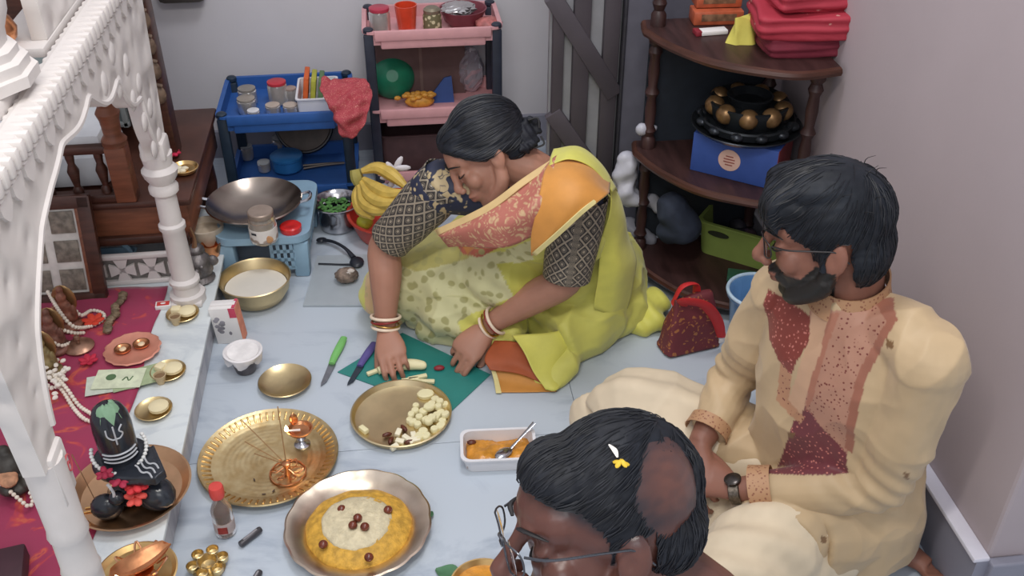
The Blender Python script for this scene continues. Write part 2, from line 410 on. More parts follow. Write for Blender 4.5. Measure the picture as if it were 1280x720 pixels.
G().box((dxs(779),DY-.024,.95),(.01,.036,1.9),bev=.004).build('door_edge',mt('door_edge_dark','37363d',.5),dr)
# dark doorway at the right edge
struct('door_2',G().box((1.40,1.42,1.0),(.5,.04,2.0)),mt('dark_door','3a3438',.6,var=.15,scale=5))
g=G(); pm=at(1275,704,0)
mat_=thing('door_mat','pale green mat on the floor beyond the end of the right wall','mat',(pm.x+.14,pm.y-.02,.0))
G().box((0,0,.006),(.3,.32,.012),rz=.3,bev=.004).build('mat_sheet',mt('green_mat','7fa585',.9,var=.1,bump=.6,bscale=300),mat_)
# ------------------------------------------------------------------ white marble shrine: arch wall in the plane x=-.6
SX=-.60
shr=thing('marble_shrine','white carved marble shrine with scalloped arch, turned columns and ribbed cornice on the low platform','shrine',(SX,1.77,PZ))
def bal(g,x,y,z0,z1,r,prof,seg=14):
    h=z1-z0; return g.lathe([(r*a,z0+h*t) for t,a in prof],(x,y,0),seg)
colp=[(0,1.5),(.06,1.5),(.07,1.15),(.12,1.1),(.14,1.3),(.16,1.3),(.18,1.0),(.5,.92),(.52,1.1),(.545,1.1),(.56,.9),(.74,.86),(.76,1.15),(.79,1.2),(.82,.95),(.86,1.3),(.9,1.45),(.93,1.1),(1,1.25)]
for y in(2.285,1.225):
    bal(G(),0,y-1.77,0,.44,.031,colp if y>2 else [(0,1.3),(.1,1.2),(.12,1.0),(.40,1.0),(.42,1.1),(.45,1.0),(.60,.96),(.62,1.1),(.66,1.0),(1,1.05)]).build('column',M_white,shr)
    G().box((0,y-1.77,.007),(.082,.082,.014),bev=.004).build('column_base',M_white,shr)
# arch: outline in (y,z); y from 1.19 to 2.28, springing at .53
def archpts(n=120):
    out=[]
    for i in range(n+1):
        t=i/n; a=math.pi*(1-t)
        k=(.055*min(1,max(.12,(t-.3)*2.2)))*abs(math.sin(7*math.pi*t))                    # cusps
        out.append((1.732+ ((.475+.045*math.cos(a) if a<math.pi/2 else .475-.03*math.sin(a))-k*.45)*math.cos(a), .53+(.345-k)*math.sin(a)**.8))
    return out
inner=archpts(); top=[(1.14+(2.43-1.14)*i/120,.935) for i in range(121)]
c0=(1.732,.53)
outer=[]
for (y,z) in top: outer.append((y,z))
g=G(); n=len(inner)
# flare the outline: left and right edges fall straight to the column heads
outl=[]
for i in range(n):
    t=i/(n-1)
    if t<.16: u=t/.16; outl.append((1.185-.03*u,.53+(.935-.53)*u))
    elif t>.84: u=(1-t)/.16; outl.append((2.335+.08*(u),.53+(.935-.53)*u))
    else: u=(t-.16)/.68; outl.append((1.155+(2.42-1.155)*u,.935))
Mx=Matrix(((0,0,1),(1,0,0),(0,1,0)))      # local XY -> world YZ
g.strip([(y-1.77,z-PZ) for y,z in outl],[(y-1.77,z-PZ) for y,z in inner],.034,M=Mx)
m,nt,b=_new('carved_relief'); tc=N(nt,'ShaderNodeTexCoord'); vo=N(nt,'ShaderNodeTexVoronoi',feature='SMOOTH_F1'); vo.inputs['Scale'].default_value=17; nt.links.new(tc.outputs['Object'],vo.inputs['Vector'])
bp=N(nt,'ShaderNodeBump'); bp.inputs['Strength'].default_value=.9; bp.inputs['Distance'].default_value=.02; nt.links.new(vo.outputs['Distance'],bp.inputs['Height']); nt.links.new(bp.outputs[0],b.inputs['Normal'])
b.inputs['Base Color'].default_value=(*lin('d6d0cb'),1); b.inputs['Roughness'].default_value=.6
g.build('arch_panel',m,shr,smooth=False)
# raised rim that follows the cusped edge
rim=G(); rim.tube([(.017,y-1.77,z-PZ+.006) for y,z in inner[2:-2]],.0065,6,n=220); rim.build('arch_edge_moulding',M_white,shr)
# petals carved in relief on the panel
random.seed(3); g=G()
for r0,nn in((.36,13),(.425,15)):
    for i in range(nn):
        a=math.pi*(i+.5)/nn; y=1.732+(r0+.14)*math.cos(a)*.98; z=.53+(r0)*math.sin(a)*1.0
        if z<.915 and 1.85<y<2.36: g.ell((.016,y-1.77,z-PZ),(.006,.028,.022),Matrix.Rotation(a,3,'X'),8,5)
g.build('relief_petals',M_white,shr,kind='stuff')
# cornice: long ribbed moulding along the top
g=G(); P=[]
prof=[(-.016,.930),(.010,.930),(.018,.940),(.026,.952),(.028,.965),(.016,.976),(-.008,.98),(-.016,.978)]
for y in np.linspace(1.0,2.45,2): P.append([(x,y-1.77,z-PZ) for x,z in prof])
g.mesh_grid(P,cv=True,cap=True); g.build('cornice',M_white,shr,smooth=False)
for i in range(48):
    y=1.02+i*.030
    if i==0: r0=G().box((.006,y-1.77,.962-PZ),(.056,.019,.034),bev=.006).build('rib',M_white,shr)
    else: c=dup(r0,parent=shr); c.location=(0,i*.030,0)
for i in range(23):
    y=1.03+i*.062
    if i==0: l0=G().prism([(-.026,0),(.026,0),(.022,-.02),(.008,-.034),(0,-.038),(-.008,-.034),(-.022,-.02)],-.006,.006,M=Mx,c=(.018,y-1.77,.934-PZ)).build('hanging_scallop',M_white,shr,smooth=False)
    else: c=dup(l0,parent=shr); c.location=(0,i*.062,0)
# roof and its turrets
G().box((-.085,.36,.965-PZ),(.10,.60,.02),bev=.006).build('roof_slab',M_white,shr); G().box((-.085,-.15,.985-PZ),(.13,.19,.03),bev=.006).build('roof_slab',M_white,shr)
def turret(cx,cy,s,zb):
    t=G(); st=[(.105,0),(.105,.02),(.095,.022),(.095,.04),(.083,.045),(.083,.06),(.07,.066),(.072,.09),(.083,.12),(.086,.15),(.078,.19),(.06,.225),(.035,.25),(.02,.262),(.024,.275),(.015,.29),(.004,.32),(0,.322)]
    t.lathe([(r*s,z*s) for r,z in st],(cx,cy,zb),20,sc=.06,nsc=10); o=t.build('turret',M_white,shr); return o
turret(-.085,-.15,.92,1.0-PZ)
# carved crest panel standing on the roof
g=G(); o1=[];i1=[]
for i in range(41):
    t=i/40; y=.10+.55*t; o1.append((y,.90+.20*math.sin(math.pi*min(1,t*1.6+.12))**.5 if t<.28 else .90+.2+.012*abs(math.sin(9*math.pi*t)))); i1.append((y,.885))
g.strip(o1,i1,.028,M=Mx,c=(-.052,.0,0)); g.build('crest_panel',m,shr,smooth=False)
g=G()
for s in(0,1,2):
    c=(-.034,.22+s*.15,.985); pts=[]
    for k in range(26):
        a=k*.42; r=.004+.0016*k*.9; pts.append((c[0],c[1]+r*math.cos(a),c[2]+r*math.sin(a)))
    g.tube(pts,.0055,6)
g.build('crest_scroll',M_white,shr,kind='stuff')
# red mark painted on the near column head
g=G(); ms=[]
for k in range(20):
    a=k*.5; r=.002+.0007*k; ms.append((.0215,-.52+r*math.cos(a)*1.0,.40+r*1.6*math.sin(a)))
g2=[ (x+.006,y,z) for x,y,z in ms]
G().tube(g2,.0014,5).build('red_mark',mt('red_paint','c4555a',.6),shr,label='small red swirl painted on the near column head')
G().box((0,1.232-1.77,.40),(.052,.062,.11),bev=.008).build('column_capital',M_white,shr)
G().box((0,2.285-1.77,.455),(.06,.07,.05),bev=.008).build('column_capital',M_white,shr)
# copper pot on the roof behind the crest
cp=thing('copper_pot','round reddish copper pot on the shrine roof between two white carvings','pot',(-.715,1.845,.9755))
G().lathe([(0,0),(.018,0),(.034,.016),(.038,.034),(.03,.052),(.020,.060),(.025,.068),(.022,.068),(.018,.060),(0,.04)],seg=20).build('pot_body',M_copper,cp)
# ------------------------------------------------------------------ wooden cabinet and small wooden shrine behind the arch
cab=thing('wooden_cabinet','low brown wooden cabinet with rounded top edge behind the marble arch','cabinet',(-1.02,2.72,0))
G().box((0,0,.245),(.86,.56,.12),bev=.012).build('body',M_wood2,cab)
G().box((0,-.004,.312),(.89,.59,.022),bev=.008).build('top_board',M_wood,cab)
G().box((0,-.285,.20),(.84,.02,.026),bev=.006).build('front_moulding',M_wood,cab)
for sx in(-.39,.385):
    for sy in(-.22,.22): G().lathe([(.03,0),(.036,.02),(.028,.05),(.034,.1),(.03,.185)],(sx,sy,.0),12).build('leg',M_wood,cab)
ws=thing('wooden_shrine','small reddish brown wooden shrine with turned corner post and railing, on the cabinet','shrine',(-1.0,2.68,.323))
def post(x,y,h,sq=.05):
    o=G().lathe([(sq*.62,sq*3.2),(sq*.66,sq*3.5),(sq*.45,sq*3.8),(sq*.5,sq*4.6),(sq*.62,sq*5),(sq*.4,sq*5.4),(sq*.33,h*.6),(sq*.5,h*.65),(sq*.36,h*.7),(sq*.42,h*.8),(sq*.6,h*.92),(sq*.6,h)],(x,y,0),16)
    o.box((x,y,sq*1.6),(sq*1.05,sq*1.05,sq*3.2),bev=.004)
    return o.build('post',M_wood2,ws)
post(.262,-.235,.34); post(-.3,-.235,.34)
G().box((0,-.235,.150),(.52,.028,.022),bev=.005).build('rail',M_wood,ws); G().box((0,-.235,.012),(.58,.04,.024),bev=.005).build('rail',M_wood,ws)
for i in range(7):
    x=-.22+i*.072
    if i==0: b0=G().lathe([(.014,.02),(.014,.035),(.008,.045),(.013,.075),(.016,.09),(.009,.11),(.012,.13),(.012,.142)],(x,-.235,0),10).build('baluster',M_wood,ws)
    else: dup(b0,parent=ws).location=(i*.072,0,0)
# carved back column and tall back board on the right
G().box((.335,.02,.36),(.05,.07,.72),bev=.006).build('back_post',M_wood,ws)
cc=G()
for z in(.20,.27,.34,.41,.48): cc.ell((.345,-.022,z),(.02,.014,.028),None,10,6); cc.tube([(.33,-.03,z+.028),(.345,-.036,z+.036),(.36,-.03,z+.028)],.005,6)
cc.build('carving',mt('carved_wood','6d5a4b',.6,var=.3,scale=40,bump=.5),ws)
hd=G().ell((.335,-.03,.56),(.024,.028,.03),None,12,8); hd.tube([(.335,-.055,.565),(.335,-.082,.555),(.345,-.09,.53)],[.012,.01,.007],8,n=8); hd.ell((.352,-.04,.575),(.01,.008,.016))
hd.build('elephant_carving',mt('pale_carving','a58f7c',.5,var=.2,scale=40),ws)
G().box((-.02,.2,.3),(.62,.015,.6)).build('back_board',M_wood,ws)
sh=thing('white_cushion','folded white sheets seen through the wooden railing','cloth',(-1.02,2.62,.325))
G().box((0,.0,.05),(.46,.24,.10),bev=.03).build('folded_sheet',mt('white_sheet','dcdfe2',.8,var=.03,bump=.4,bscale=20),sh)
G().box((.0,.02,.125),(.44,.22,.045),bev=.02).build('folded_sheet',MC['white_sheet'],sh)
gp=aty(135,150,2.83); gl=thing('standing_picture','grey framed glass picture leaning inside the wooden shrine','picture frame',(gp.x-.06,2.80,.38))
G().box((0,0,.14),(.26,.01,.30)).build('glass_pane',mt('grey_glass','8d9998',.15,var=.1,scale=4),gl)
for x in(-.12,0,.12): G().box((x,-.008,.14),(.016,.012,.3),bev=.003).build('frame_bar',mt('pale_frame','b5bcba',.5),gl)
for z in(0,.28): G().box((0,-.008,z),(.26,.012,.016),bev=.003).build('frame_bar',MC['pale_frame'],gl)
# flowers and brass cup on the cabinet right of the post
q=at(231,215,.324); pc=thing('brass_flower_plate','small brass dish of white petals on the right end of the wooden cabinet','dish',(q.x,q.y,.324))
G().lathe([(.012,0),(.034,.006),(.04,.016),(.038,.017),(.03,.009),(0,.007)],seg=18).build('dish',M_brass,pc)
for i in range(5): G().ell((random.uniform(-.02,.02),random.uniform(-.02,.02),.014),(.011,.009,.006),None,8,5,nz=.3).build('petal',mt('cream_petal','e6dcc0',.7),pc)
q=at(216,196,.326); rf=thing('red_flower','bright red flower behind the small brass dish','flower',(q.x,q.y,.326))
g=G(); 
for k in range(8): a=k*.785; g.ell((.014*math.cos(a),.014*math.sin(a),.012),(.012,.007,.005),Matrix.Rotation(a,3,'Z'),8,5)
g.build('petals',mt('red_petal','c02648',.7,var=.2),rf); G().ell((0,0,.018),(.007,.007,.006)).build('flower_centre',mt('pink_white','e6c3d2',.7),rf)
# ------------------------------------------------------------------ cloths on the platform
def cloth_sheet(name,label,x0,x1,y0,y1,z,m,amp=.003,cat='cloth'):
    nx,ny=40,70; P=[]
    for i in range(nx):
        row=[]
        for j in range(ny):
            x=x0+(x1-x0)*i/(nx-1); y=y0+(y1-y0)*j/(ny-1)
            row.append((x+.006*math.sin(y*17),y+.004*math.sin(x*21),z+amp*(1+math.sin(x*31+2*math.sin(y*19))*math.sin(y*27+x*9))))
        P.append(row)
    o=G().mesh_grid(P).build(name,m,None,smooth='all',fix=True,solid=.0012); return tag(o,label,cat)
m,nt,b=_new('magenta_print'); tc=N(nt,'ShaderNodeTexCoord')
nz=N(nt,'ShaderNodeTexNoise'); nz.inputs['Scale'].default_value=7; nz.inputs['Detail'].default_value=3; nz.inputs['Distortion'].default_value=2.5; nt.links.new(tc.outputs['Object'],nz.inputs['Vector'])
c=ramp(nt,nz.outputs[0],[(0,'932a4e'),(.56,'9c2c50'),(.61,'b83a44'),(.65,'c65a42'),(.69,'a5304c'),(.85,'862543')])
nt.links.new(c,b.inputs['Base Color']); b.inputs['Roughness'].default_value=.55; b.inputs['Sheen Weight'].default_value=.2; MC['magenta_print']=m
cloth_sheet('altar_cloth','magenta cloth printed with orange and red flowers spread over the platform',-1.5,-.67,1.36,2.36,PZ+.001,m)
cloth_sheet('yellow_cloth','plain yellow cloth strip at the front of the magenta cloth',-1.5,-.672,1.26,1.356,PZ+.001,mt('yellow_cloth','dcc856',.8,var=.06,bump=.3,bscale=300))
# framed grid of small pictures
fr=thing('picture_frame','dark wooden frame holding a grid of small grey pictures at the back','picture frame',(-.985,2.33,PZ))
Mf=Matrix.Rotation(R_(-14),3,'X')@Matrix.Identity(3)
def fb(x,z,wd,hh,t,m,name,y=0): return G().box(Mf@Vector((x,y,z)),(wd,t,hh),M=Mf,bev=.003).build(name,m,fr)
W_,H_=.30,.27
fb(0,H_/2,W_,H_,.008,mt('frame_mat','d8d4cc',.6),'mat_board')
for x in(-W_/2,W_/2): fb(x,H_/2,.035,H_+.03,.022,M_wood,'frame_side',-.008); fb(x*.86,H_/2,.01,H_-.03,.014,M_wood2,'frame_bead',-.01)
for z in(0.0,H_): fb(0,z,W_+.03,.035,.022,M_wood,'frame_side',-.008)
for i in range(3):
    for j in range(3): fb(-.085+.085*i,.055+.08*j,.062,.06,.003,mt('old_print','7c7468',.5,var=.35,scale=60),'picture',-.007)
# white lattice rail
lt=thing('lattice_rail','low white rail with cross-shaped cut-outs behind the magenta cloth','rail',(-.755,2.385,PZ))
G().box((0,0,.088),(.30,.016,.014),bev=.003).build('top_rail',M_white,lt); G().box((0,0,.006),(.30,.016,.012),bev=.003).build('bottom_rail',M_white,lt)
G().box((0,.012,.045),(.29,.004,.075)).build('back_panel',mt('grey_lattice_back','8a8580',.7),lt)
for i in range(4):
    x=-.105+.078*i; s_=.017
    if i==0:
        g=G()
        for a in range(4):
            Mz=Matrix.Rotation(a*math.pi/2,3,'Y'); g.prism([(-.006,0),(.006,0),(.019,.034),(-.019,.034)],-.004,.004,M=Mz@Matrix(((1,0,0),(0,0,1),(0,1,0))),c=(x,0,.045))
        cr=g.build('cross_panel',M_white,lt,smooth=False,fix=True)
    else: dup(cr,parent=lt).location=(.078*i,0,0)
q=aty(142,305,2.50); hb=thing('plastic_basket','pale blue plastic basket handle showing behind the lattice rail','basket',(q.x,2.47,PZ)); hb.scale=(1,.6,.8)
G().tube([(-.05,0,.02),(-.045,0,.075),(-.02,0,.105),(.02,0,.105),(.045,0,.075),(.05,0,.02)],.008,8,n=24).build('handle',M_lblue,hb); g=G(); tray(g,.12,.10,.06,z0=0); g.build('tub',M_lblue,hb)
# ------------------------------------------------------------------ things along the platform's marble edge
def sweets_dish(px,py,k,label):
    p=at(px,py,PZ); t=thing('brass_dish',label,'dish',(p.x,p.y,PZ),.3*k,'small brass dishes with sweets on the platform edge')
    G().lathe([(.02,0),(.036,.004),(.043,.011),(.0415,.012),(.034,.006),(0,.005)],seg=22).build('dish',M_brassp,t); return t
for k,(px,py,l,n) in enumerate([(229,395,'small brass dish with two pale sweets and a tiny clay cup, nearest the matchbox',2),(211,467,'small brass dish with two pale sweets and a tiny cup, middle one on the edge',2),(193,515,'small brass dish with one pale round sweet, right behind the black stone idol',1)]):
    t=sweets_dish(px,py,k,l); p=t.location
    for i in range(n):
        sw=thing('round_sweet',['pale round milk sweet on the right of the ','squarish white sweet on the left of the '][i]+['brass dish nearest the matchbox','middle brass dish on the edge','brass dish behind the idol'][k],'sweet',(p.x+(.012 if i==0 else -.016),p.y+(.002 if i==0 else .006),PZ+.0065),k,'pale sweets on the brass dishes')
        (G().lathe([(.016,0),(.023,.004),(.023,.011),(.016,.016),(0,.017)],seg=14) if i==0 else G().box((0,0,.010),(.026,.024,.018),bev=.005)).build('sweet_body',mt('milk_sweet','e3d6ae',.7,var=.05,bump=.3),sw)
    if k<2:
        c=thing('tiny_cup','tiny clay cup at the front of the '+['brass dish nearest the matchbox','middle brass dish on the edge'][k],'cup',(p.x-.012,p.y-.034,PZ),0,'tiny cups beside the brass dishes')
        G().lathe([(.009,0),(.014,.02),(.0155,.026),(.0135,.026),(.011,.01),(0,.008)],seg=16).build('cup_wall',mt('clay_cup','c0ab85',.6,var=.1),c); G().lathe([(.0125,.018),(.0122,.021),(0,.021)],seg=14).build('cup_content',mt('brown_powder','7d6347',.9),c)
p=at(205,384,PZ); mb=thing('matchbox','small red and white matchbox lying on the platform edge','matchbox',(p.x,p.y,PZ),.08)
G().box((0,0,.006),(.040,.026,.012),bev=.001).build('box',M_paper,mb); G().box((0,0,.0124),(.032,.018,.001)).build('red_label',mt('red_print','c8403a',.6),mb); G().ell((0,0,.0133),(.007,.004,.0006)).build('white_emblem',M_paper,mb)
# metal head figurine and the bowl behind it
p=at(251,352,PZ); hs=thing('head_figurine','dark grey metal head figurine at the foot of the far column','figurine',(p.x,p.y+.01,PZ)); hs.scale=(1.35,1.35,1.35)
g=G(); g.ell((0,0,.035),(.03,.028,.034),None,14,10); g.ell((0,-.024,.03),(.010,.010,.013)); g.ell((-.03,0,.045),(.012,.008,.012)); g.ell((.03,0,.045),(.012,.008,.012)); g.lathe([(.026,0),(.03,.006),(.022,.016),(.02,.02)],seg=14)
g.ell((0,.005,.068),(.018,.018,.014)); g.ell((-.011,-.024,.045),(.006,.005,.005)); g.ell((.011,-.024,.045),(.006,.005,.005))
g.build('head',mt('tarnished_metal','6f6a69',.4,.6,var=.3,scale=60,bump=.6),hs)
G().tube([(0,0,.078),(.004,0,.1),(0,.0,.125)],[.006,.004,.002],6,n=6).build('finial',mt('dull_bronze','8c6b50',.4,.7,var=.3),hs)
p=at(263,300,PZ); bw=thing('cream_bowl','cream bowl of powder standing behind the head figurine','bowl',(p.x,p.y-.03,PZ))
G().lathe([(.022,0),(.04,.02),(.05,.05),(.052,.07),(.047,.07),(.043,.05),(0,.045)],seg=24).build('bowl_wall',mt('cream_clay','c9bba8',.6,var=.1),bw)
G().lathe([(.045,.052),(.02,.058),(0,.06)],seg=16).build('bowl_content',mt('beige_powder','c5b39c',.9,var=.1,bump=.4),bw)
p=at(262,322,PZ); cu=thing('copper_cup','small reddish copper cup between the cream bowl and the stool','cup',(p.x+.008,p.y+.012,PZ))
G().lathe([(.018,0),(.026,.025),(.028,.04),(.025,.04),(.02,.01),(0,.008)],seg=18).build('cup_wall',M_copper,cu)
# pink plate with two lamps, banknotes
p=at(167,441,PZ); pk=thing('pink_plate','round pink-rimmed copper plate lying on the magenta cloth','plate',(p.x,p.y,PZ+.006))
G().lathe([(.045,0),(.06,.003),(.066,.008),(.062,.010),(.05,.005),(0,.004)],seg=40,sc=.05,nsc=26).build('plate_rim',mt('rose_copper','d3907a',.4,.3,var=.1),pk)
for i,(dx,dy) in enumerate(((-.022,-.004),(.02,.012))):
    l=thing('little_oil_lamp',['little copper lamp on the left of the pink plate','little copper lamp on the right of the pink plate'][i],'lamp',(p.x+dx,p.y+dy,PZ+.011),0,'little lamps on the pink plate')
    G().lathe([(.010,0),(.02,.005),(.021,.009),(.018,.009),(.012,.004),(0,.003)],seg=18).build('lamp_bowl',M_copper,l); G().ell((0,0,.006),(.009,.009,.004)).build('wax',mt('pale_wax','e2c9a4',.4,spec=.8),l)
for i,(px,py,rz,l) in enumerate(((140,482,.15,'pale greenish banknote at the bottom of the small pile on the cloth'),(150,478,-.05,'green banknote with a dark round mark on top of the pile'),(172,476,.3,'green banknote fanned out to the right of the pile'))):
    p=at(px,py,PZ); bn=thing('banknote',l,'banknote',(p.x,p.y,PZ+.0085+.0016*[0,2,1][i]),rz,'banknotes on the magenta cloth')
    G().box((0,0,.0004),(.115,.072,.0008)).build('paper_note',mt('note_paper%d'%i,['c3cabb','cfd6b8','9fae88'][i],.8,var=.12,scale=40),bn)
    if i<2: G().lathe([(.012,.0009),(.012,.0011),(0,.0011)],(-.02 if i else .02,.006,0),18).build('round_mark',mt('note_mark','54704c',.8),bn)
    if i==1: G().tube([(.01,-.008,.001),(.018,.004,.001),(.026,-.01,.001),(.032,.006,.001)],.0016,5,n=12).build('line_mark',MC['note_mark'],bn)
# garlands, idols
def garland(name,label,pts,r=.0055,m=None,parent=None,step=1.7,group='white bead garlands on the altar'):
    cr=crom(pts,400); L=np.cumsum(np.r_[0,np.linalg.norm(np.diff(cr,axis=0),axis=1)]); n=max(4,int(L[-1]/(r*step)))
    q=np.stack([np.interp(np.linspace(0,L[-1],n),L,cr[:,k]) for k in range(3)],1)
    g=G()
    for i,c in enumerate(q): g.ell(c,(r,r,r*.9),None,7,5)
    o=g.build(name,m or mt('ivory_beads','e6dccc',.6,var=.06),parent)
    if parent is None: tag(o,label,'garland',group)
    return o
def A(px,py,z): p=at(px,py,z); return (p.x,p.y,p.z)
idols=[(88,396,.11,'reddish brown small idol under the topmost bead garland','8a5a48'),(72,425,.10,'brown idol left of the round brass lid','7d5548'),(62,455,.09,'small olive and gold idol half hidden by the near column','8b7a52')]
for i,(px,py,h,l,c) in enumerate(idols):
    p=at(px,py+14,PZ); t=thing('idol',l,'idol',(p.x,p.y,PZ+.004),0,'small idols at the left of the altar')
    g=G(); g.lathe([(.034,0),(.036,.01),(.028,.016)],seg=16); g.ell((0,0,.035),(.03,.022,.022)); g.ell((0,0,.062),(.02,.015,.026)); g.ell((0,0,.093),(.013,.013,.015)); g.ell((-.024,-.008,.055),(.008,.008,.02)); g.ell((.024,-.008,.055),(.008,.008,.02)); g.ell((0,.004,.112),(.009,.009,.012))
    blob('figure',g,mt('idol_'+c,c,.5,.2,var=.3,scale=60,bump=.4),t,voxel=.003,smooth=2,world=False)
    G().ell((0,.016,.075),(.03,.005,.045),None,16,8).build('halo_plate',mt('idol_gold','a2825a',.35,.8,var=.2),t)
garland('bead_garland','white bead garland looped over the reddish brown idol, farthest back',[A(60,365,.18),A(75,390,.17),A(92,408,.14),A(112,408,.10),A(128,400,.10),A(129,392,.10),A(115,388,.10),A(102,394,.12),A(92,386,.14)])
garland('bead_garland','white bead garland lying across the brown idol, second from the back',[A(58,395,.17),A(74,410,.15),A(92,416,.12),A(104,416,.10)])
garland('bead_garland','white bead garland along the left, third from the back',[A(52,410,.15),A(62,424,.14),A(76,432,.12),A(90,428,.10)])
garland('bead_garland','short white bead garland above the heap of white flowers',[A(48,432,.13),A(58,446,.12),A(72,450,.10)])
garland('bead_garland','long double white bead garland trailing to the black stone idol',[A(60,470,.12),A(78,488,.11),A(92,510,.10),A(106,524,.10),A(122,528,.10)])
garland('bead_garland','white bead garland running beside the long double one',[A(66,468,.12),A(82,484,.12),A(98,506,.10),A(112,516,.10),A(124,524,.10)])
garland('bead_garland','white bead garland on the dark idol at the left edge, upper strand',[A(-4,574,.15),A(10,586,.14),A(20,594,.12)],r=.005)
garland('bead_garland','white bead garland on the dark idol at the left edge, lower strand hooking up',[A(-4,602,.14),A(10,612,.13),A(24,624,.12),A(36,633,.11),A(41,626,.11),A(38,616,.12)],r=.005)
p=at(70,487,PZ); hf=thing('white_flower_heap','heap of white flowers where the bead garlands meet','flowers',(p.x,p.y,PZ+.004))
g=G()
for i in range(46): g.ell((random.gauss(0,.022),random.gauss(0,.028),.012+random.random()*.03),(.008,.006,.005),Matrix.Rotation(random.random()*3,3,'Z'),6,4)
g.build('flower_heads',mt('white_flower','e9e2d6',.7,var=.05),hf,kind='stuff')
p=at(100,436,PZ); lid=thing('brass_disc','round tarnished brass lid with a small knob in front of the idols','lid',(p.x,p.y,PZ+.005))
G().lathe([(.036,0),(.037,.004),(.03,.010),(.015,.016),(0,.018)],seg=26).build('lid_disc',mt('tarnished_brass','a57f6a',.35,.8,var=.25,scale=40),lid); G().lathe([(.006,.015),(.004,.022),(.009,.028),(.007,.034),(0,.036)],seg=14).build('knob',MC['tarnished_brass'],lid)
p=at(145,395,PZ); ch=thing('bead_string','dark olive string of seeds and beads lying on the magenta cloth','beads',(p.x,p.y,PZ+.012))
g=G()
for i in range(22):
    t=i/21; g.ell((.004*math.sin(t*14)-.0+.010*(1-t)-.006,.085-.17*t,.003*math.sin(i)),(.012,.009,.008),None,8,5,nz=.3)
g.build('beads',mt('olive_beads','73624c',.5,var=.4,scale=70),ch)
for i,(px,py,s) in enumerate(((118,405,1.1),(150,395,.0),(112,455,.9),(64,560,1.0))):
    if not s: continue
    p=at(px,py,PZ); t=thing('red_blossom',['orange red blossom inside the loop of the top garland','','deep red blossom between the idols and the banknotes','dark red blossom below the heap of white flowers'][i],'flower',(p.x,p.y,PZ+.005),i)
    for k in range(6):
        a=k*1.047; G().ell((.014*s*math.cos(a),.014*s*math.sin(a),.007),(.014*s,.009*s,.004),Matrix.Rotation(a,3,'Z')@Matrix.Rotation(-.3,3,'Y'),8,5).build('petal',mt(['orange_red_petal','','crimson_petal','dark_red_petal'][i],['d8452f','','b8263f','7d1c34'][i],.7,var=.1),t)
p=at(22,610,PZ); t=thing('draped_idol','dark green and tan idol with garlands at the left edge of the picture','idol',(p.x,p.y,PZ+.004),.5)
g=G(); g.ell((0,0,.02),(.04,.05,.02)); g.ell((0,.01,.05),(.028,.03,.03)); g.ell((0,.03,.075),(.016,.016,.018)); g.ell((-.02,-.03,.03),(.014,.02,.014)); g.ell((.02,-.03,.03),(.014,.02,.014))
blob('figure',g,mt('dark_idol','3d3a35',.5,var=.4,scale=30),t,voxel=.003,smooth=2,world=False)
G().ell((-.01,-.02,.048),(.02,.03,.012)).build('tan_cloth',mt('tan_cloth','b98868',.7,var=.3,scale=60),t); G().ell((.026,-.045,.012),(.008,.02,.008)).build('foot_piece',mt('pinkish_tan','c09080',.6),t)
p=at(15,712,PZ); t=thing('dark_box','dark maroon box on the yellow cloth at the lower left corner','box',(p.x-.02,p.y-.03,PZ+.006),.2)
G().box((0,0,.02),(.12,.09,.04),bev=.006).build('box_body',mt('maroon_box','43272f',.6),t)
# ------------------------------------------------------------------ black stone lingam on a brass plate
p=at(166,618,PZ); lx,ly=p.x,p.y
pt=thing('copper_plate','wide copper coloured plate holding the black stone idol','plate',(lx,ly,PZ))
G().lathe([(.075,0),(.105,.004),(.122,.022),(.1245,.026),(.120,.026),(.102,.008),(.07,.005),(0,.005)],seg=48).build('plate_body',mt('copper_brass','dbb189',.34,1,var=.12,scale=15,bump=.1),pt)
lg=thing('stone_lingam','tall black stone idol with leaves, trident mark and red flowers standing in the copper plate','idol',(lx,ly,PZ+.0065)); lg.scale=(1.1,1.1,1.1)
M_st=mt('black_stone','262a31',.22,var=.2,scale=20,spec=.6)
g=G(); g.lathe([(.038,0),(.045,.008),(.038,.02),(.024,.035),(.022,.05),(.035,.065),(.05,.075),(.054,.088),(.05,.098),(.038,.1),(.03,.1)],seg=32)
# spout running to the front right
P=[]
for i in range(9):
    t=i/8; x=.03+.075*t; wd=.04*(1-t)+.012; P.append([(x,-wd,.078+.006*t),(x,-wd*1.0,.098+.004*t),(x,-wd*.6,.1+.004*t),(x,wd*.6,.1+.004*t),(x,wd,.098+.004*t),(x,wd,.078+.006*t)])
Mr=Matrix.Rotation(R_(-38),3,'Z'); P=[[list(Mr@Vector(v)) for v in r] for r in P]; g.mesh_grid(P,cv=True,cap=True)
blob('pedestal',g,M_st,lg,voxel=.0025,smooth=2,world=False)
G().lathe([(.034,.095),(.034,.11),(.035,.17),(.033,.195),(.026,.212),(.014,.222),(0,.225)],seg=30).build('shaft',M_st,lg)
g=G(); g.ell((.055,-.040,.034),(.045,.032,.034),Matrix.Rotation(-.6,3,'Z'),16,10); g.ell((-.028,-.06,.028),(.03,.022,.028)); g.ell((-.004,-.066,.054),(.015,.014,.014)); g.build('stone_figure',M_st,lg,kind='stuff')
cdir=Vector((0-lx,0-ly,0)).normalized(); cang=math.atan2(cdir.y,cdir.x)
def on_shaft(da,z,r=.0362): a=cang+da; return (r*math.cos(a),r*math.sin(a),z)
Mm=mt('chalk_mark','b9bcc0',.8)
g=G(); 
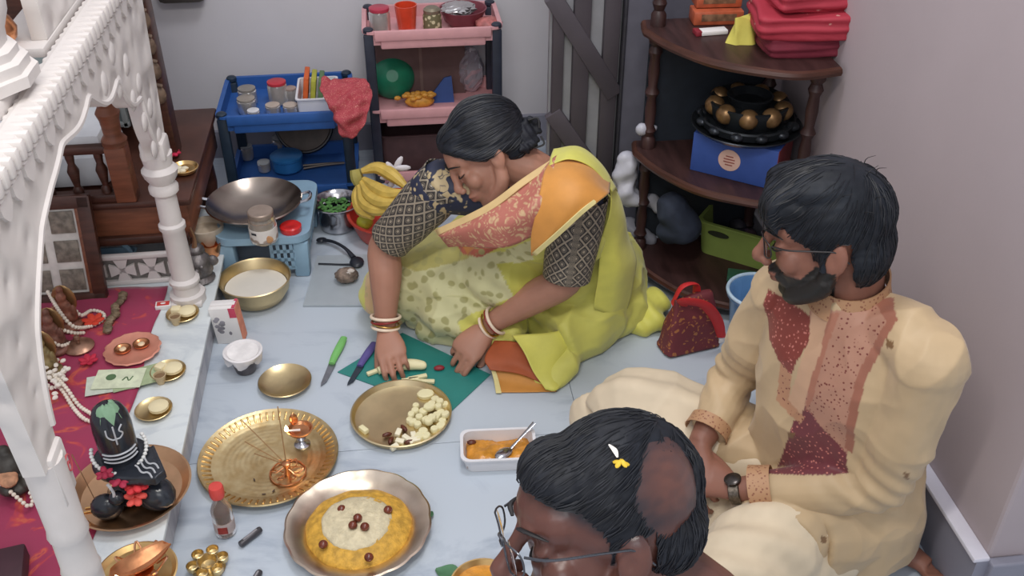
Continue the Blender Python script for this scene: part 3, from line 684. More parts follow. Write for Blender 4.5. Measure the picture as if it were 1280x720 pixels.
for pts in ([on_shaft(0,.155),on_shaft(0,.175),on_shaft(.0,.196,.035)],[on_shaft(-.38,.190,.035),on_shaft(-.36,.176),on_shaft(-.15,.168),on_shaft(.0,.168)],[on_shaft(.0,.168),on_shaft(.22,.168),on_shaft(.40,.176),on_shaft(.25,.185),on_shaft(.48,.193,.034)]): g.tube(pts,.0016,5,n=14)
g.build('trident_mark',Mm,lg)
g=G()
for z in(.112,.121,.130): g.tube([on_shaft(a,z,.0358) for a in np.linspace(-.95,.95,12)],.0018,5,n=20)
g.build('ash_lines',Mm,lg)
for i,(a0,r0,s) in enumerate(((-.6,.026,.75),(0.1,.028,.85),(.7,.026,.7),(1.6,.02,.7))):
    g=G(); a=cang+a0; P=[]
    for u in range(7):
        row=[]
        for v in range(5):
            t=u/6; wv=(v-2)/2*.013*s*math.sin(math.pi*min(1,t*1.02+.05))**.7; r=r0*.3+r0*.9*t
            row.append((r*math.cos(a)-wv*math.sin(a),r*math.sin(a)+wv*math.cos(a),.228-.030*t*t+.002*(1-abs(v-2))))
        P.append(row)
    g.mesh_grid(P).build('leaf',mt('bel_leaf','7da081',.6,var=.15),lg,solid=.0006,fix=True)
gar=[]
for k in range(40):
    a=cang-1.9+3.8*k/39; gar.append((.048*math.cos(a),.048*math.sin(a),.108-.014*math.cos(a-cang)*1.0+.006*abs(math.sin(a-cang))))
garland('bead_string','',gar,r=.0042,m=mt('shell_white','dadbd8',.5),parent=lg)
def wave(cx,cy,z0,h,name):
    pts=[(cx+.006*math.sin(t*7),cy-.002-t*.01,z0-h*t) for t in np.linspace(0,1,14)]; return G().tube(pts,.0034,6,n=30).build(name,Mm,lg)
g=G()
ax=Vector((math.cos(cang),math.sin(cang),0)); sd=Vector((-ax.y,ax.x,0))
for s in(-1,1):
    for off in(0,.012):
        pts=[]
        for t in np.linspace(0,1,12):
            v=ax*(.056+.010*math.sin(t*5))+sd*s*(.036+off*.9-.006*math.sin(t*6)); pts.append((v.x,v.y,.09-.068*t))
        if not(s<0 and off): g.tube(pts,.0028,6,n=26)
g.build('snake_mark',Mm,lg,kind='stuff')
g=G()
for k in range(3): g.tube([(.034+i*.006+.004*k,-.040+.004*math.sin(i*1.5+1)+k*.011-.005*i,.1035) for i in range(7)],.0017,5,n=24)
g.build('white_curls',Mm,lg)
for i,(s_,z,rr,h) in enumerate(((.012,.100,.058,.018),(-.008,.082,.066,.02),(-.002,.062,.074,.02),(-.024,.10,.055,.014),(.034,.118,.05,.015))):
    v=ax*rr-sd*s_; z*=1.1; t=thing('hibiscus_flower',['dark red blossom at the right rim of the stone idol','large bright red blossom at the front of the stone idol','coral red blossom lowest on the front of the stone idol','small pinkish red blossom at the left of the stone idol','deep red blossom by the shaft of the stone idol'][i],'flower',(lx+v.x*1.1,ly+v.y*1.1,PZ+.0065+z-.01),i,'red blossoms on the black stone idol')
    for k in range(6):
        a=k*1.047; G().ell((h*.6*math.cos(a),h*.6*math.sin(a)-.002,.004*math.sin(k*2)),(h*.65,h*.42,h*.3),Matrix.Rotation(a,3,'Z'),8,5,nz=.2).build('petal',mt('hibiscus%d'%i,['a02a44','d2343b','dd5a50','b84a58','9c2440'][i],.7,var=.15),t)
for i,(px,py) in enumerate(((128,618),(118,622))):
    p=at(px,py,PZ); 
t=thing('incense_stick','thin brown incense stick leaning in the left of the copper plate','incense',(lx-.07,ly-.03,PZ+.008)); G().tube([(-.028,.04,.11),(.02,-.025,.002)],.0011,6).build('stick',mt('incense_brown','8a6444',.8),t)
for i in range(2):
    t=thing('brass_rod',['short brass rod lying in the copper plate, the farther of two','short brass rod lying in the copper plate, the nearer of two'][i],'rod',(lx-.065,ly-.035-.012*i,PZ+.0095),.1,'brass rods in the copper plate'); G().tube([(-.022,0,0),(.026,.004,0)],.0018,6).build('rod',M_brass,t)
# ------------------------------------------------------------------ things on the marble floor
def placed(name,label,cat,px,py,z=0,rz=0,group=None):
    p=at(px,py,z); return thing(name,label,cat,(p.x,p.y,z+.0008),rz,group)
bp_=placed('brass_tray','large round brass tray with an engraved fluted rim, holding a lamp and incense','tray',337,577)
m,nt,b=_new('engraved_brass'); tc=N(nt,'ShaderNodeTexCoord'); sp=N(nt,'ShaderNodeSeparateXYZ'); nt.links.new(tc.outputs['Object'],sp.inputs[0])
ln=N(nt,'ShaderNodeVectorMath',operation='LENGTH'); nt.links.new(tc.outputs['Object'],ln.inputs[0])
w1=N(nt,'ShaderNodeMath',operation='SINE'); ms=N(nt,'ShaderNodeMath',operation='MULTIPLY'); ms.inputs[1].default_value=520; nt.links.new(ln.outputs['Value'],ms.inputs[0]); nt.links.new(ms.outputs[0],w1.inputs[0])
nz=N(nt,'ShaderNodeTexNoise'); nz.inputs['Scale'].default_value=40; nt.links.new(tc.outputs['Object'],nz.inputs['Vector'])
ad=N(nt,'ShaderNodeMath',operation='MULTIPLY_ADD'); nt.links.new(w1.outputs[0],ad.inputs[0]); ad.inputs[1].default_value=.12; nt.links.new(nz.outputs[0],ad.inputs[2])
bp=N(nt,'ShaderNodeBump'); bp.inputs['Strength'].default_value=.35; bp.inputs['Distance'].default_value=.002; nt.links.new(ad.outputs[0],bp.inputs['Height']); nt.links.new(bp.outputs[0],b.inputs['Normal'])
nt.links.new(ramp(nt,nz.outputs[0],[(.3,'cfb27e'),(.7,'e4d0a0')]),b.inputs['Base Color']); b.inputs['Metallic'].default_value=1; b.inputs['Roughness'].default_value=.36; MC['engraved_brass']=m
G().lathe([(.11,0),(.128,.004),(.156,.017),(.160,.020),(.158,.023),(.153,.021),(.126,.0085),(.108,.0045),(.075,.0055),(.07,.0045),(.03,.0045),(0,.0045)],seg=96).build('tray_body',m,bp_)
fl0=None
for i in range(60):
    a=i*2*math.pi/60
    if fl0 is None: fl0=G().box((.1405,0,.0160),(.022,.0045,.003),M=Matrix.Rotation(-.42,3,'Y'),bev=.001).build('rim_flute',M_brass,bp_)
    else: dup(fl0,parent=bp_).rotation_euler=(0,0,a)
bx,by=bp_.location.x,bp_.location.y
# silver standing lamp with a flame
q=at(378,556,.006); lp=thing('standing_lamp','small silvery standing lamp with a copper bowl and burning wick on the brass tray','lamp',(q.x,q.y,.0062),.2)
G().lathe([(.018,0),(.019,.004),(.010,.009),(.006,.016),(.011,.022),(.006,.028),(.008,.034)],seg=22).build('lamp_foot',M_steel,lp)
G().lathe([(.008,.034),(.022,.040),(.027,.048),(.028,.052),(.025,.052),(.02,.046),(0,.043)],seg=22,sx=1.1).build('lamp_bowl',M_copper,lp)
G().ell((-.010,.012,.072),(.010,.004,.018),None,12,8).build('back_leaf',M_copper,lp)
G().tube([(0,0,.047),(-.028,-.003,.055)],[.003,.002],6).build('wick',M_paper,lp)
wick=lp.children[-1]
G().lathe([(.0,.0),(.0045,.004),(.005,.008),(.003,.014),(0,.02)],(-.03,-.003,.053),12).build('flame',mt('flame','ffd9a0',emit=('ffd09a',14)),lp)
# incense holder
q=at(360,592,.006); ih=thing('incense_holder','copper wire lotus incense holder standing near the middle of the brass tray','incense holder',(q.x,q.y,.0062))
G().lathe([(.008,0),(.009,.01),(.006,.018),(.009,.028),(.010,.034),(.006,.036),(0,.036)],seg=16).build('stem',M_copper,ih)
for k in range(6):
    a=k*1.047; G().tube([(0.006*math.cos(a),.006*math.sin(a),.004),(.026*math.cos(a-.25),.026*math.sin(a-.25),.006),(.036*math.cos(a),.036*math.sin(a),.014),(.026*math.cos(a+.25),.026*math.sin(a+.25),.012),(.007*math.cos(a),.007*math.sin(a),.02)],.0018,6,n=18).build('wire_petal',M_copper,ih)
G().tube([(.040*math.cos(a),.040*math.sin(a),.003+.001*math.sin(9*a)) for a in np.linspace(0,6.28,40)[:-1]],.0022,6,closed=True).build('base_ring',M_copper,ih)
for k,(px,py,z,l) in enumerate(((347,508,.16,'longest incense stick, upright in the lotus holder'),(303,526,.09,'incense stick leaning to the upper left, beside the upright one'),(306,552,.06,'incense stick leaning to the left, the middle one of the leaning sticks'),(318,567,.035,'lowest incense stick leaning to the left'))):
    e=at(px,py,z); t=thing('incense_stick',l,'incense',(q.x,q.y,.040),0,'incense sticks in the lotus holder')
    G().tube([(0,0,-.006),(e.x-q.x,e.y-q.y,e.z-.04)],.0012,6).build('stick',mt('incense_dark','94704a',.8),t)
for k in range(4):
    e=at([330,342,318,350][k],[618,614,600,622][k],.006); t=thing('ash_bit','tiny dark ash crumb on the brass tray','ash',(e.x,e.y,.0065),k,'ash crumbs on the brass tray'); G().ell((0,0,.001),(.005,.0018,.0012)).build('crumb',mt('ash','4e4038',.9),t)
# round scalloped thali with kheer and halwa
th=placed('scalloped_platter','round scalloped silver and brass platter filled with yellow rice sweet','platter',449,664)
G().lathe([(.10,0),(.115,.004),(.125,.018),(.150,.026),(.154,.028),(.150,.030),(.124,.022),(.11,.008),(0,.006)],seg=120,sc=.05,nsc=16,rad=.11).build('platter_body',mt('silver_brass','d8c8b4',.28,1,var=.15,scale=12,bump=.1),th)
tx,ty=th.location.x,th.location.y
def lump(r,h,z,seg=64,rings=14,nz=.002,rr=.0,dome=2.2):
    g=G(); P=[]
    for i in range(rings+1):
        t=i/rings; row=[]
        for j in range(seg):
            a=2*math.pi*j/seg; q=r*(1-t)*(1+.02*math.sin(3*a)+.012*math.sin(11*a+1)); hz=z+h*(1-(1-t)**dome)+ (random.gauss(0,nz) if 0<t<1 else 0)
            row.append((q*math.cos(a),q*math.sin(a),hz))
        P.append(row)
    P.insert(0,[(x,y,z-.004) for x,y,_ in P[0]]); g.mesh_grid(P,cv=True,cap=True); return g
rc=thing('yellow_rice_sweet','bed of yellow sweet rice on the scalloped platter','food',(tx,ty,.0075))
o=lump(.113,.024,.004,nz=.0010,dome=4).build('rice_bed',mt('yellow_halwa','c79a3c',.6,var=.25,scale=60,bump=.9,bscale=220),rc,smooth='all'); o['kind']='stuff'
kh=thing('white_pudding','round mound of pale rice pudding in the middle of the yellow sweet','food',(tx-.003,ty-.002,.031))
o=lump(.074,.012,.001,nz=.0010,dome=3).build('pudding_mound',mt('rice_pudding','cfc3a2',.5,var=.12,scale=70,bump=.9,bscale=200),kh,smooth='all'); o['kind']='stuff'
M_gj=mt('syrup_ball','6a2f1d',.25,var=.35,scale=60,spec=.7)
for px,py,z,l in ((427,636,.039,'brown syrup ball at the upper left of the yellow sweet'),(485,637,.039,'brown syrup ball at the upper right of the yellow sweet'),(404,680,.039,'brown syrup ball at the left of the yellow sweet'),(461,696,.039,'brown syrup ball at the lower right of the yellow sweet'),(447,647,.052,'uppermost of the three brown syrup balls on the white pudding'),(441,656,.05,'left one of the three brown syrup balls on the white pudding'),(456,658,.05,'right one of the three brown syrup balls on the white pudding, with a split')):
    p=at(px,py,z); t=thing('syrup_ball',l,'sweet',(p.x,p.y,z-.010),random.random()*6,'brown syrup balls on the platter'); G().ell((0,0,.009),(.0098,.0098,.009),None,16,10,nz=.04).build('ball',M_gj,t)
# brass plate with banana pieces
bn=placed('banana_plate','round pale brass plate with chopped banana and dates beside the green cutting sheet','plate',502,523)
G().lathe([(.095,0),(.114,.004),(.120,.018),(.123,.020),(.119,.021),(.112,.009),(.095,.005),(0,.005)],seg=72).build('plate_body',mt('plate_brass','dccaa0',.36,1,var=.1,scale=14,bump=.08),bn)
M_ban=mt('banana_flesh','e4dcb0',.55,var=.06,bump=.4); M_date=mt('date','5b2a1a',.4,var=.4,scale=80)
bits=[(532,493,1.5),(544,500,1),(550,506,.9),(556,506,.8),(519,514,.9),(529,515,1),(537,512,1.1),(524,522,.9),(546,520,1),(533,525,.9),(540,526,1),(551,516,.9),(516,528,.8),(522,531,.9),(545,523,.8),(557,522,.8),(536,530,1),(529,540,1.1),(551,533,1),(543,537,.9),(512,526,.8),(533,546,.9),(540,509,.9),(548,512,.8),(524,546,1.0),(520,508,.8),(553,527,.9),(514,519,.8)]
for i,(px,py,s) in enumerate(bits):
    p=at(px,py,.012); z=.0062+(.009 if i in(2,6,10,15,16,22,23) else 0)
    t=thing('banana_piece','pale cut piece of banana in the heap at the right of the brass plate','banana',(p.x,p.y,z),i*1.1,'chopped banana on the brass plate')
    if i==0: t['label']='largest oval banana slice at the top of the heap on the brass plate'
    g=G(); g.lathe([(.0098*s,0),(.0108*s,.003),(.0108*s,.010),(.0092*s,.0125),(0,.013)],seg=10+ (i%3),sx=1+.3*(i%3==0),sc=.03,nsc=5); g.build('flesh',M_ban,t)
t=placed('banana_piece','single rectangular banana piece alone at the left of the brass plate','banana',455,540,.0055,-.9); G().box((0,0,.007),(.026,.014,.013),bev=.003).build('flesh',M_ban,t)
for i,(px,py,rz,l) in enumerate(((484,546,.3,'leftmost'),(489,553,1.2,'second from the left'),(505,538,2.1,'uppermost'),(512,555,.2,'lowest right'))):
    t=placed('date_piece','split brown date piece on the brass plate, '+l+' of the dates','date',px,py,.0062,rz,'dates on the brass plate'); G().ell((0,0,.006),(.013,.006,.006),None,10,6,nz=.25).build('date_flesh',M_date,t)
for i,(px,py,rz) in enumerate(((498,541,.6),(500,552,-.2),(493,559,.3),(508,548,1.2),(515,551,.5),(520,550,.1),(517,545,.9))):
    p=at(px,py,.012); t=thing('apple_piece',['white fruit wedge with dark peel beside the uppermost date','white fruit wedge in the middle of the dates','white fruit cube at the bottom edge of the brass plate'][i] if i<3 else 'thin pale fruit wedge between the dates and the banana heap','fruit',(p.x,p.y,.0068),rz,'white fruit pieces on the brass plate'); G().box((0,0,.006),(.021,.013,.011),M=Matrix.Rotation(.2,3,'X')@Matrix.Rotation(rz,3,'Z'),bev=.002).build('flesh',mt('apple_flesh','e9e2c6',.6,var=.04),t)
# small plate
sp_=placed('small_brass_dish','small empty pale brass dish on the floor beside the green knife','dish',357,482)
G().lathe([(.035,0),(.045,.002),(.062,.014),(.067,.017),(.065,.019),(.06,.016),(.042,.006),(0,.004)],seg=56).build('dish_body',mt('plate_brass2','d4bf92',.34,1,var=.1,scale=20,bump=.1),sp_)
# knives
def knife(label,tip,end,hc,z=0.004):
    a=at(*tip,z); b_=at(*end,z); d=(b_-a); L=d.length; ang=math.atan2(d.y,d.x)
    t=thing('kitchen_knife',label,'knife',(a.x,a.y,z),ang,'knives on the floor'); s=.46
    G().prism([(0,0),(L*.10,-.009),(L*s,-.011),(L*s,.008),(L*.06,.003)],.0,.0016).build('blade',mt('blade_steel','8d9096',.3,.9,var=.15),t,smooth=False)
    g=G(); g.tube([(L*s-.004,-.001,.004),(L*.6,0,.005),(L*.8,-.001,.006),(L,0,.005)],[.0085,.0105,.0115,.0095],10,n=12,flat=.6); g.build('handle',hc,t); return t
knife('kitchen_knife with lime green handle lying on the bare floor'.replace('kitchen_knife','kitchen knife'),(401,483),(430,424),mt('lime_plastic','78ba6a',.4,var=.04))
kp=knife('kitchen knife with purple handle and dark blade on the green sheet',(434,482),(468,431),mt('purple_plastic','5d548f',.4,var=.05),z=.0045)
kp.children[0].data.materials[0]=mt('dark_blade','39424c',.35,.5)
# green sheet
c4=[at(422,466),at(503,417),at(613,469),at(562,517)]; cc_=sum(c4,Vector())/4
cb=thing('cutting_sheet','flexible teal green cutting sheet on the floor under the woman\'s hands','cutting board',(cc_.x,cc_.y,.0008))
G().prism([((v-cc_).x,(v-cc_).y) for v in c4],0,.0025).build('sheet',mt('teal_plastic','2d7f78',.35,var=.03),cb,smooth=False)
# peeled banana and strips
t=placed('peeled_banana','whole peeled banana under the woman\'s right hand on the teal sheet','banana',500,463,.0035,.0); 
G().tube([(-.055,-.012,.013),(-.03,-.002,.014),(0,.004,.014),(.035,.002,.014),(.062,-.004,.013),(.068,-.004,.012)],[.010,.013,.0145,.0145,.011,.004],12,n=24).build('flesh',M_ban,t)
for i,(px,py,rz,L) in enumerate(((470,466,.45,.05),(522,474,.2,.05),(530,479,-.15,.055),(513,477,.1,.045))):
    t=placed('banana_strip',['short pale banana strip at the left of the woman\'s right hand','upper of the banana strips beyond the brass plate rim','lower of the banana strips beyond the brass plate rim','left one of the banana strips beyond the brass plate rim'][i],'banana',px,py,.0035,rz,'banana strips on the teal sheet'); G().box((0,0,.005),(L,.012,.009),bev=.002).build('flesh',M_ban,t)
# plastic tray with halwa and spoon
ht=placed('plastic_tray','white rectangular plastic tray of orange halwa in front of the balding man','tray',623,571,0,-.06)
g=G(); tray(g,.155,.092,.040,flare=1.08,r=.02); g.build('tray_shell',M_wplast,ht)
hw=thing('halwa','soft orange halwa with glossy patches in the white plastic tray','food',(ht.location.x,ht.location.y,.0045),-.06)
P=[]
for i in range(30):
    row=[]
    for j in range(20):
        x=-.074+.148*i/29; y=-.043+.086*j/19; e=max(0,1-max(abs(x)/.076,abs(y)/.045)**8); hh=.004+.021*e*(.75+.25*math.sin(x*70+1)*math.sin(y*85))-.016*math.exp(-((x-.008)**2/.0006+(y-.036)**2/.0004))*e
        row.append((x,y,hh+random.gauss(0,.0009)))
    P.append(row)
P=np.array(P); top_=P.copy(); bot=P.copy(); bot[...,2]=.0005
G().mesh_grid(np.concatenate([bot[:1],top_,bot[-1:]],0)).build('halwa_mass',mt('halwa_orange','c8882e',.3,var=.25,scale=40,bump=.7,bscale=150,spec=.8),hw,smooth='all',kind='stuff')
sn=thing('spoon','steel spoon stuck in the halwa, handle over the tray corner','spoon',(ht.location.x+.02,ht.location.y-.012,.026),.62)
G().ell((-.012,0,.003),(.024,.015,.005)).build('bowl',M_steel,sn); G().tube([(.01,0,.004),(.04,0,.017),(.085,0,.036)],[.004,.0035,.006],8,n=12,flat=.4).build('handle',M_steel,sn)
t=thing('date_half','small dark date at the left end of the halwa','date',(ht.location.x-.06,ht.location.y+.03,.022),0); G().ell((0,0,.003),(.011,.007,.005),nz=.2).build('date_flesh',M_date,t)
# milk bowl, carton, cup
mb2=placed('brass_bowl','deep brass bowl of white milk standing in front of the pale blue stool','bowl',323,374)
G().lathe([(.045,0),(.075,.012),(.092,.04),(.098,.072),(.101,.075),(.098,.077),(.094,.073),(.088,.042),(.07,.016),(0,.012)],seg=56).build('bowl_body',mt('bowl_brass','cdb98f',.4,1,var=.15,scale=10),mb2)
mk=thing('milk','white milk filling half of the deep brass bowl','milk',(mb2.location.x,mb2.location.y,.020)); G().lathe([(.066,0),(.0865,.026),(.0,.0262)],seg=48).build('milk_body',mt('milk_white','ddd8cd',.35,var=.02),mk)
ct=placed('milk_carton','tall white and red carton leaning beside the platform','carton',291,424,0,-.12)
Mc=Matrix.Rotation(R_(-4),3,'Y')
G().box(Mc@Vector((0,0,.058)),(.070,.042,.115),M=Mc,bev=.002).build('carton_body',M_paper,ct)
G().box(Mc@Vector((.0355,0,.058)),(.001,.040,.113),M=Mc).build('side_print',mt('orange_print','dd8a6c',.6,var=.15,scale=30),ct); G().box(Mc@Vector((.026,-.0215,.10)),(.018,.001,.03),M=Mc).build('red_panel',mt('crimson_print','c64a62',.6),ct)
g=G()
for k in range(9): g.ell(Mc@Vector((random.uniform(-.024,.008),-.0212,.035+.006*k)),(random.uniform(.004,.010),.0006,.006))
g.build('grey_picture',mt('grey_print','8f8c92',.7,var=.3),ct); G().box(Mc@Vector((0,0,.1172)),(.066,.016,.004),M=Mc,bev=.001).build('top_seal',M_paper,ct); G().box(Mc@Vector((.031,0,.1166)),(.008,.041,.002),M=Mc).build('red_edge',MC['crimson_print'],ct)
pc_=placed('covered_cup','dark steel cup covered with crumpled white paper in front of the carton','cup',308,463)
G().lathe([(.022,0),(.026,.003),(.036,.05),(.034,.05),(.024,.005),(0,.004)],seg=30).build('cup_wall',mt('dark_tin','5f5a5c',.35,.7,var=.3,scale=30),pc_)
g=G(); P=[]
for (r,z,k) in((.037,.036,.14),(.044,.046,.10),(.049,.058,.03),(.05,.064,0),(.045,.066,0),(.04,.060,0),(0.0,.059,0)):
    P.append([(r*(1+k*math.sin(7*a+r*60)+.4*k*math.sin(13*a))*math.cos(a),r*(1+k*math.sin(7*a+r*60)+.4*k*math.sin(13*a))*math.sin(a),z+(.010*k/.14*math.sin(5*a))) for a in np.linspace(0,2*math.pi,49)[:-1]])
g.mesh_grid(P,cv=True,cap=True); g.build('paper_cover',mt('crumpled_paper','e3e0e0',.7,var=.03,bump=.4,bscale=60),pc_,fix=True); G().lathe([(.040,.0605),(.0395,.063),(0,.0635)],seg=30).build('white_fill',mt('sugar_white','e9e6e4',.8,bump=.3,bscale=300),pc_)
# glass board, tongs, lump
c4=[at(397,322),at(462,320),at(458,384),at(379,384)]; cc_=sum(c4,Vector())/4
gb=thing('glass_board','square sheet of frosted glass lying on the floor left of the woman','board',(cc_.x,cc_.y,.0008)); G().prism([((v-cc_).x,(v-cc_).y) for v in c4],0,.006).build('pane',mt('frosted_glass','c3ccd2',.3,trans=.35,var=.03),gb,smooth=False)
tg=placed('black_ladle','black ladle with a long bent handle lying across the glass board','ladle',430,313,.007)
def L(px,py,z=.012): p=at(px,py,z); return (p.x-tg.location.x,p.y-tg.location.y,z-.007)
G().ell(L(402,300,.012),(.017,.012,.006)).build('tip',M_black,tg)
G().tube([L(402,300),L(418,303,.018),(L(432,311,.022)),L(442,322,.014)],[.008,.006,.006,.009],8,n=20,flat=.6).build('handle',M_black,tg)
G().ell(L(446,328,.014),(.022,.028,.010)).build('head',M_black,tg); G().tube([L(398,330,.009),L(425,331,.009),L(444,331,.012)],[.003,.003,.004],6,n=10).build('thin_arm',M_black,tg)
lm=placed('crumpled_lump','crumpled grey and brown lump of half burnt coconut on the glass board','coconut',434,352,.0065)
g=G(); g.ell((0,0,.022),(.033,.028,.022),None,22,14,nz=.22); g.build('shell',mt('coconut_husk','7a6a5e',.6,var=.5,scale=50,bump=.9),lm,smooth='all')
for k in range(5): G().ell((random.uniform(-.0,.024),random.uniform(-.022,.004),.032+random.random()*.008),(.011,.008,.006),None,8,5,nz=.3).build('pale_flake',mt('pale_flake','c3bab2',.7),lm)
# bottle, lighters, leaves
bt=placed('small_bottle','small clear bottle of dark syrup with a red cap standing beside the brass tray','bottle',283,666); bt.scale=(1.12,1.12,1.32)
G().lathe([(.016,0),(.0195,.004),(.0195,.056),(.015,.066),(.0105,.074),(.0095,.088),(.0085,.088),(0,.088)],seg=26).build('bottle_wall',mt('bottle_plastic','c9b9ae',.12,trans=.75,ior=1.2),bt)
G().lathe([(.0182,.004),(.0186,.05),(0,.0505)],seg=24).build('syrup',mt('dark_syrup','4a211c',.2,var=.2),bt)
G().lathe([(.0198,.012),(.0199,.034)],seg=26).build('label_band',mt('label_print','b9aaa6',.6,var=.1,scale=70),bt); G().box((0,-.0199,.022),(.018,.0015,.014),bev=.0005).build('red_label',mt('label_red','8d3027',.6,var=.3,scale=80),bt)
G().lathe([(.0125,.084),(.0135,.088),(.0135,.102),(.012,.106),(0,.106)],seg=22,sc=.03,nsc=18).build('cap',mt('cap_red','cf4a43',.4),bt)
def lighter(px,py,px2,py2,label):
    a=at(px,py,.009); b_=at(px2,py2,.009); d=b_-a; t=thing('black_lighter',label,'lighter',((a.x+b_.x)/2,(a.y+b_.y)/2,.0008),math.atan2(d.y,d.x),'black cylinders on the floor')
    L_=d.length/2; G().tube([(-L_,0,.008),(-L_+.002,0,.008),(L_-.004,0,.008),(L_,0,.008)],[.006,.0075,.0075,.006],14).build('barrel',mt('gunmetal','4a484c',.35,.3),t); G().box((0,.0,.0156),(L_*1.3,.004,.001)).build('pale_line',mt('pale_line','8e8b8e',.5),t)
lighter(300,681,326,661,'short dark grey cylinder lying beside the syrup bottle'); lighter(316,729,325,714,'dark grey cylinder cut by the bottom edge, below the other')
for i,(px,py,l,s) in enumerate(((537,647,'tiny green leaf touching the right rim of the scalloped platter',.5),(561,719,'green leaf at the bottom edge beside the golden bowl',1.1))):
    t=placed('leaf',l,'leaf',px,py,0,1+i*1.6); g=G(); P=[[(.028*s*(u/8-.5)*2,(v-2)*.009*s*math.sin(math.pi*(u+.3)/8.6),.004+.004*s*math.sin(u*.6)+.002*abs(v-2)) for v in range(5)] for u in range(9)]; g.mesh_grid(P).build('blade',mt('leaf_green','4f7a58',.6,var=.15),t,solid=.0006,fix=True)
gb2=placed('golden_bowl','shallow golden bowl at the bottom edge under the man\'s face','bowl',604,742,0); G().lathe([(.04,0),(.06,.01),(.068,.026),(.065,.026),(.055,.012),(0,.006)],seg=40).build('bowl_wall',M_brass,gb2); G().lathe([(.058,.016),(.03,.024),(0,.026)],seg=30).build('yellow_food',MC['halwa_orange'],gb2)
# bottom left: brass plate, copper lotus lamp, brass cups
q=at(178,712,.0); bpz=PZ if q.x<-.53 else 0
ll=placed('brass_plate','pale brass plate at the bottom edge under the copper lotus lamp','plate',172,722,PZ,0)
G().lathe([(.055,0),(.07,.004),(.078,.014),(.075,.015),(.066,.007),(0,.005)],seg=48).build('plate_body',M_brass,ll)
lo=thing('lotus_lamp','copper lotus shaped oil lamp with a burning wick over the brass plate','lamp',(ll.location.x+.018,ll.location.y-.008,PZ+.0062),.6)
G().lathe([(.02,0),(.022,.004),(.01,.012),(.012,.022),(.02,.026)],seg=20).build('foot',M_copper,lo)
g=G(); P=[]
for i in range(13):
    t=i/12*2-1; wd=.026*(1-t*t)**.6+.0008; P.append([(.062*t,wd*y_,.026+.024*(abs(y_)**1.6)*(1-t*t)**.4+.022*t*t+zo) for y_,zo in((-1,0),(-.7,0),(-.3,0),(0,0),(.3,0),(.7,0),(1,0),(.9,.0),(.6,.003),(.2,.003),(-.2,.003),(-.6,.003),(-.9,.0))])
g.mesh_grid(P,cv=True,cap=True); g.build('boat_bowl',M_copper,lo)
for k,a in enumerate((.5,1.3,2.3,3.9,4.9,5.7)):
    c_,s_=math.cos(a),math.sin(a); G().tube([(.024*c_-.012*s_,.024*s_+.012*c_,.024),(.050*c_,.050*s_,.052),(.024*c_+.012*s_,.024*s_-.012*c_,.024)],[.0016,.0022,.0016],6,n=14).build('petal_wire',mt('pale_copper','dba57f',.3,.9),lo)
G().lathe([(0,0),(.006,.004),(.0065,.009),(.003,.016),(0,.022)],(-.052,-.016,.044),12).build('flame',MC['flame'],lo)
cl=placed('brass_cup_cluster','cluster of tiny brass cups joined round a brass bowl beside the lotus lamp','lamp',258,712,0)
G().lathe([(.015,0),(.02,.01),(.022,.026),(.02,.026),(.015,.012),(0,.01)],(.006,0,0),20).build('centre_bowl',M_brassp,cl)
for k in range(6):
    a=k*1.047+.3; G().lathe([(.006,.008),(.0115,.014),(.013,.026),(.0115,.027),(.009,.016),(0,.014)],(.006+.030*math.cos(a),.030*math.sin(a),0),16).build('tiny_cup',M_brassp,cl); 
G().lathe([(.032,0),(.034,.004),(.03,.008),(0,.01)],(.006,0,0),20).build('foot_disc',M_brassp,cl)
# ------------------------------------------------------------------ pale blue stool with wok, jar, lid
st=thing('plastic_stool','pale blue low plastic stool with rounded top and pierced sides','stool',(-.413,2.66,0),-.04)
SH=.145
g=G(); g.prism(rrect(.272,.34,.045,5),SH-.022,SH); g.build('seat',M_lblue,st,smooth=True)
G().prism(rrect(.258,.325,.04,5),SH-.028,SH-.0205).build('seat_lip',M_lblue,st)
for sx in(-1,1):
    for sy in(-1,1): G().box((sx*.104,sy*.138,(SH-.026)/2),(.045,.045,SH-.026),M=Matrix.Rotation(sx*.05,3,'Y'),bev=.008).build('leg',M_lblue,st)
def holes_panel(cx,cy,w_,h_,axis):
    nx,nz_=4,3; g=G(); bw=w_/nx
    for i in range(nx+1):
        x=-w_/2+i*bw; s=(.010,.004,h_) if axis=='x' else (.004,.010,h_); g.box((cx+(x if axis=='x' else 0),cy+(x if axis=='y' else 0),SH-.026-h_/2),s)
    for j in range(nz_+1):
        z=SH-.026-h_*j/nz_; s=(w_,.004,.010) if axis=='x' else (.004,w_,.010); g.box((cx,cy,z),s)
    g.build('pierced_panel',M_lblue,st,smooth=False)
holes_panel(.06,-.158,.075,.085,'x'); holes_panel(.122,0,.24,.06,'y'); holes_panel(-.122,0,.24,.06,'y')
sz=SH+.0006
p=at(317,257,sz+.05); wk=thing('steel_wok','wide dark steel wok resting on the back of the pale blue stool','wok',(p.x,p.y+.02,sz))
G().lathe([(.03,0),(.07,.008),(.105,.026),(.135,.055),(.139,.057),(.136,.060),(.131,.055),(.1,.028),(.065,.012),(0,.006)],seg=56).build('bowl',mt('wok_steel','a3978c',.26,1,var=.25,scale=5,bump=.1),wk)
for s in(-1,1): G().tube([(s*.133,-.025,.054),(s*.160,-.018,.062),(s*.160,.018,.062),(s*.133,.025,.054)],.005,8,n=18).build('loop_handle',M_steel,wk)
p=at(331,300,sz); jr=thing('glass_jar','glass jar of dried food with printed label and metal lid on the stool','jar',(p.x,p.y,sz))
